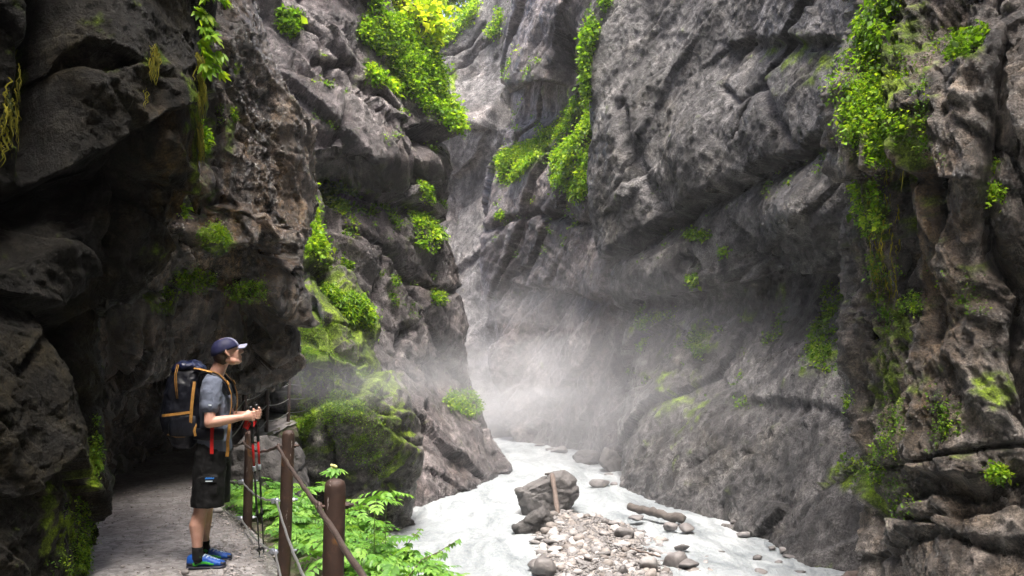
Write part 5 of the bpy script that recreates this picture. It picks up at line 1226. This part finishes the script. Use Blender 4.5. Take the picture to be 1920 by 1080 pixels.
# shirt
m = MB()
m.tube([(0.005, 0, 0.885), (0.008, 0, 0.95), (0.012, 0, 1.06), (0.008, 0, 1.18), (0.004, 0, 1.30), (-0.006, 0, 1.40), (-0.010, 0, 1.455)], [(0.180, 0.130), (0.176, 0.126), (0.172, 0.120), (0.182, 0.124), (0.188, 0.124), (0.165, 0.108), (0.09, 0.072)], 24, False, up=(0, 1, 0))
for s in (-1, 1):
    el = Vector((0.018 if s < 0 else 0.07, s * 0.262, 1.13)); sh = Vector((0.008, s * 0.165, 1.425)); m.tube([sh, sh.lerp(el, 0.3), sh.lerp(el, 0.62)], [0.078, 0.083, 0.074], 16, True)
m.tube([(-0.012, 0, 1.44), (0.0, 0, 1.485)], [(0.085, 0.08), (0.066, 0.066)], 18, False)
so = fuse(m.build('shirt', M['shirt'], person), 0.008, 4)
tx = bpy.data.textures.new('folds', 'CLOUDS'); tx.noise_scale = 0.075; tx.noise_depth = 2
dm = so.modifiers.new('folds', 'DISPLACE'); dm.texture = tx; dm.strength = 0.026; dm.mid_level = 0.5; dm.texture_coords = 'LOCAL'
m = MB(); m.box((0.028, -0.298, 1.262), (0.022, 0.003, 0.010), Euler((0.2, 0, 0.15))); m.build('sleeve_mark', M['logo_white'], person)
# shorts
m = MB(); m.tube([(0.0, 0, 0.80), (0.002, 0, 0.90), (0.004, 0, 0.965)], [(0.19, 0.130), (0.184, 0.128), (0.172, 0.122)], 24, False, up=(0, 1, 0))
for s in (-1, 1): m.tube([(0.0, s * 0.088, 0.88), (-0.004, s * 0.100, 0.74), (-0.006, s * 0.108, 0.60), (-0.008, s * 0.112, 0.468)], [(0.098, 0.122), (0.104, 0.124), (0.106, 0.124), (0.108, 0.126)], 22, False, up=(0, 1, 0))
m.box((0.022, -0.196, 0.645), (0.125, 0.032, 0.145), None)
sh_ = fuse(m.build('shorts', M['shorts'], person), 0.009, 4); dm = sh_.modifiers.new('folds', 'DISPLACE'); dm.texture = tx; dm.strength = 0.022; dm.mid_level = 0.5
pk = MB(); pk.box((0.022, -0.214, 0.690), (0.128, 0.010, 0.046), None); pf = pk.build('pocket_flap', M['shorts'], person, False, 0.003)
lg = MB()
for k in range(8):
    hh = (0.010, 0.014, 0.011, 0.014, 0.012, 0.014, 0.010, 0.013)[k]; lg.box((-0.004 + 0.0085 * k, -0.2205, 0.700 + hh / 2 - 0.005), (0.0066, 0.003, hh), None)
lg.build('logo', M['logo_blue'], person, False); lg = MB(); lg.box((0.022, -0.2205, 0.679), (0.052, 0.003, 0.007)); lg.build('logo', M['logo_white'], person, False)
# socks and shoes
for s in (-1, 1):
    y0 = s * 0.11
    m = MB(); m.tube([(-0.07, y0, 0.165), (-0.07, y0, 0.13), (-0.066, y0, 0.09), (-0.05, y0, 0.05)], [0.043, 0.040, 0.046, 0.05], 14, False); m.build('sock', M['sock'], person)
    shoe = empty('shoe', (0, y0, 0)); shoe.parent = person; shoe.rotation_euler = (0, 0, s * 0.06)
    xs_ = [-0.148, -0.142, -0.12, -0.08, -0.04, 0.0, 0.04, 0.08, 0.115, 0.138, 0.148]; wd = [0.012, 0.028, 0.037, 0.039, 0.038, 0.041, 0.046, 0.049, 0.044, 0.030, 0.012]; tp = [0.075, 0.098, 0.108, 0.108, 0.106, 0.098, 0.083, 0.068, 0.058, 0.050, 0.040]
    def loft(zb0, zt, mat, name, grow=1.0, x0=0, x1=11, ysel=None):
        m = MB(); rr = []
        for k in range(x0, x1):
            w_ = wd[k] * grow; h = zt(k); lo = zb0(k); pts_ = []
            for a in [2 * math.pi * q / 18 for q in range(18)]:
                ca, sa = math.cos(a), math.sin(a); ca = math.copysign(abs(ca) ** 0.7, ca); sa = math.copysign(abs(sa) ** 0.6, sa)
                pts_.append((xs_[k], ca * w_ * (1 - 0.25 * max(0, sa)), lo + (h - lo) * (sa * 0.5 + 0.5)))
            rr.append(m.ring(pts_))
        for a, c in zip(rr[:-1], rr[1:]): m.bridge(a, c)
        m.cap(rr[0], True); m.cap(rr[-1]); return m.build(name, mat, shoe)
    loft(lambda k: 0.022 + (0.008 if k > 8 else 0), lambda k: tp[k], M['shoe_blue'], 'upper')
    loft(lambda k: 0.0 + (0.012 if k == 10 else 0.004 if k == 9 else 0), lambda k: 0.03 + (0.006 if k > 8 else 0), M['shoe_dark'], 'sole', 1.08)
    loft(lambda k: 0.03, lambda k: tp[k] * 0.92 + 0.004, M['shoe_dark'], 'toe_cap', 1.03, 8, 11)
    loft(lambda k: 0.024, lambda k: 0.062, M['shoe_dark'], 'heel_cup', 1.05, 0, 4)
    m = MB()
    for sy in (-1, 1):
        for q in range(6):
            t = q / 5; m.box((-0.075 + 0.125 * t, sy * (0.0385 + 0.008 * t), 0.040 + 0.012 * math.sin(t * 3.1)), (0.036, 0.008, 0.026 - 0.012 * t), None)
        m.box((-0.055, sy * 0.036, 0.088), (0.03, 0.010, 0.032), Euler((0, 0.5, 0)))
        m.build('side_panel', M['shoe_green'], shoe, True, 0.003); m = MB()
    for q in range(5):
        x = -0.02 + 0.024 * q; z = 0.110 - 0.010 * q; m.tube([(x, -0.030, z - 0.014), (x + 0.008, 0, z), (x, 0.030, z - 0.014)], [0.0028], 5, False); m.tube([(x, -0.030, z - 0.014), (x + 0.02, 0.0, z - 0.004), (x + 0.022, 0.028, z - 0.022)], [0.0028], 5, False)
    m.build('lace', M['lace'], shoe)

# ---- backpack
bp = empty('backpack', HK, hk_rot); tag(bp, 'dark navy trekking backpack with orange straps on the hiker', 'backpack')
m = MB(); m.tube([(-0.215, -0.02, 0.985), (-0.218, -0.02, 1.03), (-0.232, -0.02, 1.13), (-0.236, -0.02, 1.28), (-0.226, -0.02, 1.42), (-0.205, -0.02, 1.51)], [(0.12, 0.10), (0.150, 0.138), (0.162, 0.152), (0.165, 0.150), (0.158, 0.136), (0.13, 0.105)], 28, True, up=(0, 1, 0), power=2.7)
mb = fuse(m.build('main_bag', M['pack'], bp), 0.010, 3); dm = mb.modifiers.new('folds', 'DISPLACE'); dm.texture = tx; dm.strength = 0.03; dm.mid_level = 0.5
m = MB(); m.tube([(-0.30, -0.02, 1.515), (-0.24, -0.02, 1.555), (-0.17, -0.02, 1.560), (-0.105, -0.02, 1.535)], [(0.10, 0.035), (0.135, 0.052), (0.135, 0.052), (0.11, 0.036)], 20, True, up=(0, 1, 0), power=2.4)
ld = fuse(m.build('lid', M['pack_lid'], bp), 0.009, 2); dm = ld.modifiers.new('folds', 'DISPLACE'); dm.texture = tx; dm.strength = 0.04; dm.mid_level = 0.5
m = MB(); m.tube([(-0.345, -0.02, 1.06), (-0.362, -0.02, 1.16), (-0.352, -0.02, 1.30)], [(0.10, 0.035), (0.11, 0.04), (0.09, 0.03)], 18, True, up=(0, 1, 0), power=2.5); fuse(m.build('front_pocket', M['pack'], bp), 0.010, 2)
m = MB(); m.tube([(-0.20, -0.165, 1.03), (-0.20, -0.172, 1.10), (-0.20, -0.168, 1.17)], [(0.02, 0.10), (0.025, 0.105), (0.012, 0.10)], 16, True, up=(0, 1, 0), power=2.5); m.build('side_pocket', M['pack'], bp)
m = MB(); m.tube([(-0.115, 0, 1.02), (-0.12, 0, 1.2), (-0.125, 0, 1.45)], [(0.12, 0.02), (0.125, 0.02), (0.11, 0.02)], 14, False, up=(0, 1, 0), power=3); m.build('back_panel', M['pack'], bp)
def strap(name, pts, w_, mat, par, th=0.004, out=(0, -1, 0)):
    """flat webbing along the points, broad side facing `out`"""
    m = MB(); pts = [Vector(p) for p in pts]; rows = []; out = Vector(out)
    for k, p in enumerate(pts):
        t = (pts[min(k + 1, len(pts) - 1)] - pts[max(k - 1, 0)]).normalized(); s = t.cross(out).normalized(); o_ = s.cross(t).normalized()
        rows.append(m.ring([p + s * w_ / 2 + o_ * th / 2, p - s * w_ / 2 + o_ * th / 2, p - s * w_ / 2 - o_ * th / 2, p + s * w_ / 2 - o_ * th / 2]))
    for a, c in zip(rows[:-1], rows[1:]): m.bridge(a, c)
    m.cap(rows[0], True); m.cap(rows[-1]); return m.build(name, mat, par, False)
def wrap_y(x, zc=1.2, rx=0.150, ry=0.165, cx=-0.236):          # near side of the bag at depth x
    t = min(1, abs((x - cx) / rx)); return -0.02 - ry * (1 - t ** 2.7) ** (1 / 2.7) - 0.012
strap('side_strap', [(-0.125, -0.160, 1.44), (-0.128, -0.178, 1.36), (-0.132, -0.186, 1.26), (-0.135, -0.190, 1.16), (-0.138, -0.182, 1.08), (-0.142, -0.165, 1.02)], 0.022, M['webbing'], bp)
strap('side_strap', [(x, wrap_y(x) - 0.016, 1.205 - 0.12 * (x + 0.135) * -1 + 0.0) for x in (-0.135, -0.17, -0.21, -0.25, -0.29, -0.325, -0.352)], 0.020, M['webbing'], bp)
strap('side_strap', [(-0.318, -0.145, 1.19), (-0.335, -0.132, 1.13), (-0.352, -0.10, 1.075)], 0.020, M['webbing'], bp)
strap('bottom_strap', [(-0.355, -0.09, 1.055), (-0.31, -0.145, 1.035), (-0.25, -0.168, 1.018), (-0.19, -0.170, 1.018), (-0.13, -0.160, 1.035)], 0.016, M['webbing'], bp)
strap('lid_strap', [(-0.14, -0.13, 1.545), (-0.10, -0.135, 1.538), (-0.05, -0.14, 1.525), (0.0, -0.135, 1.512)], 0.022, M['webbing'], bp, out=(0, -0.5, 1))
strap('loop_tab', [(-0.112, -0.172, 1.125), (-0.100, -0.182, 1.10), (-0.108, -0.184, 1.06), (-0.098, -0.18, 1.02)], 0.018, M['webbing'], bp)
strap('side_tab', [(-0.372, -0.09, 1.325), (-0.345, -0.135, 1.325)], 0.022, M['webbing'], bp)
for k, (x0, x1) in enumerate(((-0.262, -0.245), (-0.250, -0.236))):
    m = MB(); m.tube([(x0, -0.150, 1.575), (x0 - 0.005, -0.188, 1.50), (x0 + 0.003, -0.196, 1.40), (x1, -0.192, 1.31)], [0.0032], 6, False); m.build('draw_cord', M['webbing'], bp)
for s in (-1, 1):
    # padded shoulder strap over the shoulder, webbing down the chest
    pts_ = [(-0.115, s * 0.085, 1.40), (-0.10, s * 0.10, 1.49), (-0.03, s * 0.112, 1.512), (0.05, s * 0.115, 1.482), (0.105, s * 0.112, 1.42), (0.132, s * 0.108, 1.34)]
    m = MB(); m.tube(pts_, [(0.034, 0.011)] * 6, 12, True, up=(0, 1, 0)); m.build('shoulder_strap', M['pack'], bp)
    strap('chest_strap', [(-0.02, s * 0.118, 1.528), (0.05, s * 0.121, 1.498), (0.112, s * 0.118, 1.432), (0.146, s * 0.114, 1.345), (0.152, s * 0.115, 1.24), (0.140, s * 0.125, 1.16)], 0.022, M['webbing'], bp, out=(1, 0, 0.6))
    m = MB(); m.box((0.118, s * 0.122, 1.428), (0.012, 0.034, 0.04), Euler((0, -0.5, 0))); m.build('buckle', M['webbing'], bp, False, 0.003)
strap('waist_strap', [(0.145, -0.130, 1.12), (0.142, -0.138, 1.05), (0.136, -0.142, 0.98), (0.140, -0.145, 0.91), (0.134, -0.145, 0.855)], 0.024, M['webbing'], bp, out=(0.5, -1, 0))
strap('waist_strap', [(0.030, -0.205, 1.11), (0.032, -0.216, 1.03), (0.034, -0.220, 0.96), (0.036, -0.222, 0.885)], 0.026, M['red'], bp)
m = MB(); m.tube([(-0.12, -0.14, 1.035), (-0.05, -0.185, 1.03), (0.03, -0.19, 1.03), (0.10, -0.15, 1.03)], [(0.045, 0.014)] * 4, 12, True, up=(0, 0, 1)); m.build('hip_belt', M['pack'], bp)

# ---- trekking poles held in the hands
RZ = Matrix.Rotation(hk_rot[2], 3, 'Z')
for k, (tx_, ty_, lab) in enumerate(((487, 1046, 'trekking pole with red upper section in the hiker near hand'), (495, 1043, 'trekking pole in the hiker far hand, tip nearest the railing'))):
    g = Vector(HK) + RZ @ GP[k]; tipY = ground_Y(ty_, 0.0); tip = Vector(Wz(tx_, tipY, 0.0)); d = (tip - g).normalized(); L = (tip - g).length
    e = empty('trekking_pole', tip); tag(e, lab, 'trekking pole', 'trekking poles held by the hiker')
    at_ = lambda t: (g + d * t) - tip
    def seg(name, t0, t1, r0, r1, mat, n=12, rd=False): m = MB(); m.tube([at_(t0), at_((t0 + t1) / 2), at_(t1)], [r0, (r0 + r1) / 2, r1], n, rd); return m.build(name, mat, e)
    seg('grip', -0.07, 0.075, 0.017, 0.014, M['black'], rd=True); seg('grip_foam', 0.075, 0.22, 0.0135, 0.0125, M['black'])
    seg('upper_shaft', 0.22, 0.43, 0.0095, 0.0095, M['pole_red']); seg('lock', 0.415, 0.455, 0.014, 0.014, M['steel']); seg('middle_shaft', 0.455, 0.80, 0.0085, 0.0085, M['black']); seg('lock', 0.79, 0.825, 0.0125, 0.0125, M['black']); seg('lower_shaft', 0.825, L - 0.03, 0.0065, 0.0055, M['black'])
    seg('basket', L - 0.075, L - 0.062, 0.024, 0.018, M['black'], 14); seg('tip', L - 0.03, L, 0.004, 0.002, M['steel'])
    q = at_(0.05); strap('wrist_loop', [q + Vector((0, -0.02, 0.03)), q + Vector((-0.03, -0.03, 0.01)), q + Vector((-0.045, -0.03, -0.035)), q + Vector((-0.025, -0.03, -0.05)), q + Vector((-0.005, -0.02, 0.0))], 0.024, M['red'], e)
    m = MB(); m.ball(at_(0.10), (0.016, 0.016, 0.022)); m.build('grip_collar', M['black'], e)

# stones lying along the path
for k, (px, py, w_, lab) in enumerate([(408, 962, 22, 'pale broken stone behind the hiker legs on the path'), (346, 1078, 16, 'flat dark stone at the bottom edge of the path'), (455, 985, 12, 'small stone at the path edge by the far post')]):
    place_rock('stone', lab, px, py, w_, w_ * 0.6, 600 + k, 'pebble' if k == 0 else 'stone_dark', 2, 0.8, 'stones on the path', z=float(path_z(ground_Y(py, 0.0))), cat='stone')
gv, gf, o_ = [], [], 0; rr = np.random.RandomState(9)
for k in range(7000):
    i = rr.randint(60, 225); u = rr.uniform(-0.05, 2.6) if rr.rand() < 0.55 else abs(rr.normal(0, 0.28)); q = pc[i] + lft[i] * u
    if q[1] < 5.0 or q[1] > 12: continue
    s = 0.0045 * math.exp(abs(rr.normal(0, 0.65))); z = float(path_z(q[1])) + 0.012; V = stone_V[k % 8] @ np.array(Euler((0, 0, rr.uniform(0, 6))).to_matrix()).T * s + np.array([q[0], q[1], z])
    gv.append(V); gf.append(stone_F[k % 8] + o_); o_ += len(V)
M['grit'] = rock_simple('path_grit', (0.08, 0.07, 0.065), (0.34, 0.31, 0.30), 25, 0.2)
tag(link('path_gravel', mesh('path_gravel', np.concatenate(gv), np.concatenate(gf)), M['grit']), 'loose grit scattered on the footpath', None, None, 'stuff')

# ------------------------------------------------------------------ spray drifting over the stream
def mist(name, label, lo, hi, density, seed, stretch=(1, 1, 1), thr=0.35, color=(0.95, 0.955, 1.0)):
    """drifting spray: ellipsoid of vapour, thick in the middle, torn by noise, nothing at its skin"""
    c = (np.array(lo) + np.array(hi)) / 2; h = (np.array(hi) - np.array(lo)) / 2
    V, F = ICO[3]; me = mesh(name, V * h, F); m, n, l, b = newmat(name); n.remove(b)
    t = n.new('ShaderNodeTexCoord').outputs['Object']
    v = n.new('ShaderNodeVectorMath'); v.operation = 'DIVIDE'; l.new(t, v.inputs[0]); v.inputs[1].default_value = h * 0.97
    ln = n.new('ShaderNodeVectorMath'); ln.operation = 'LENGTH'; l.new(v.outputs[0], ln.inputs[0])
    fall = maprange(n, l, ln.outputs['Value'], 1.0, 0.15, 0, 1); fall = math_(n, l, 'POWER', fall, 1.6)
    nz = noise(n, l, mapping(n, l, t, stretch), 1.0, 3, 0.5, 0.6); nz = maprange(n, l, nz, thr, 0.75, 0.0, 1.0)
    d = math_(n, l, 'MULTIPLY', math_(n, l, 'MULTIPLY', fall, nz), density)
    pv = n.new('ShaderNodeVolumePrincipled'); pv.inputs['Color'].default_value = (*color, 1); pv.inputs['Anisotropy'].default_value = 0.15; l.new(d, pv.inputs['Density'])
    l.new(pv.outputs[0], n['Material Output'].inputs['Volume']); me.materials.append(m)
    o = bpy.data.objects.new(name, me); COL.objects.link(o); o.location = c; return tag(o, label, None, None, 'stuff')
mist('mist', 'white spray rising over the head of the stream', (-12, 26, -6.5), (12, 62, 7.0), 0.095, 1, (0.10, 0.08, 0.5), 0.38)
mist('mist', 'thin veil of spray drifting downstream along the right cliff', (-5, 17, -6.0), (13, 46, 7.0), 0.06, 2, (0.16, 0.12, 0.45), 0.36)
mist('mist', 'streak of mist drifting out of the tunnel past the mossy rib', (-10, 14.5, 0.0), (4.5, 27, 2.6), 0.13, 3, (0.16, 0.25, 1.1), 0.38)
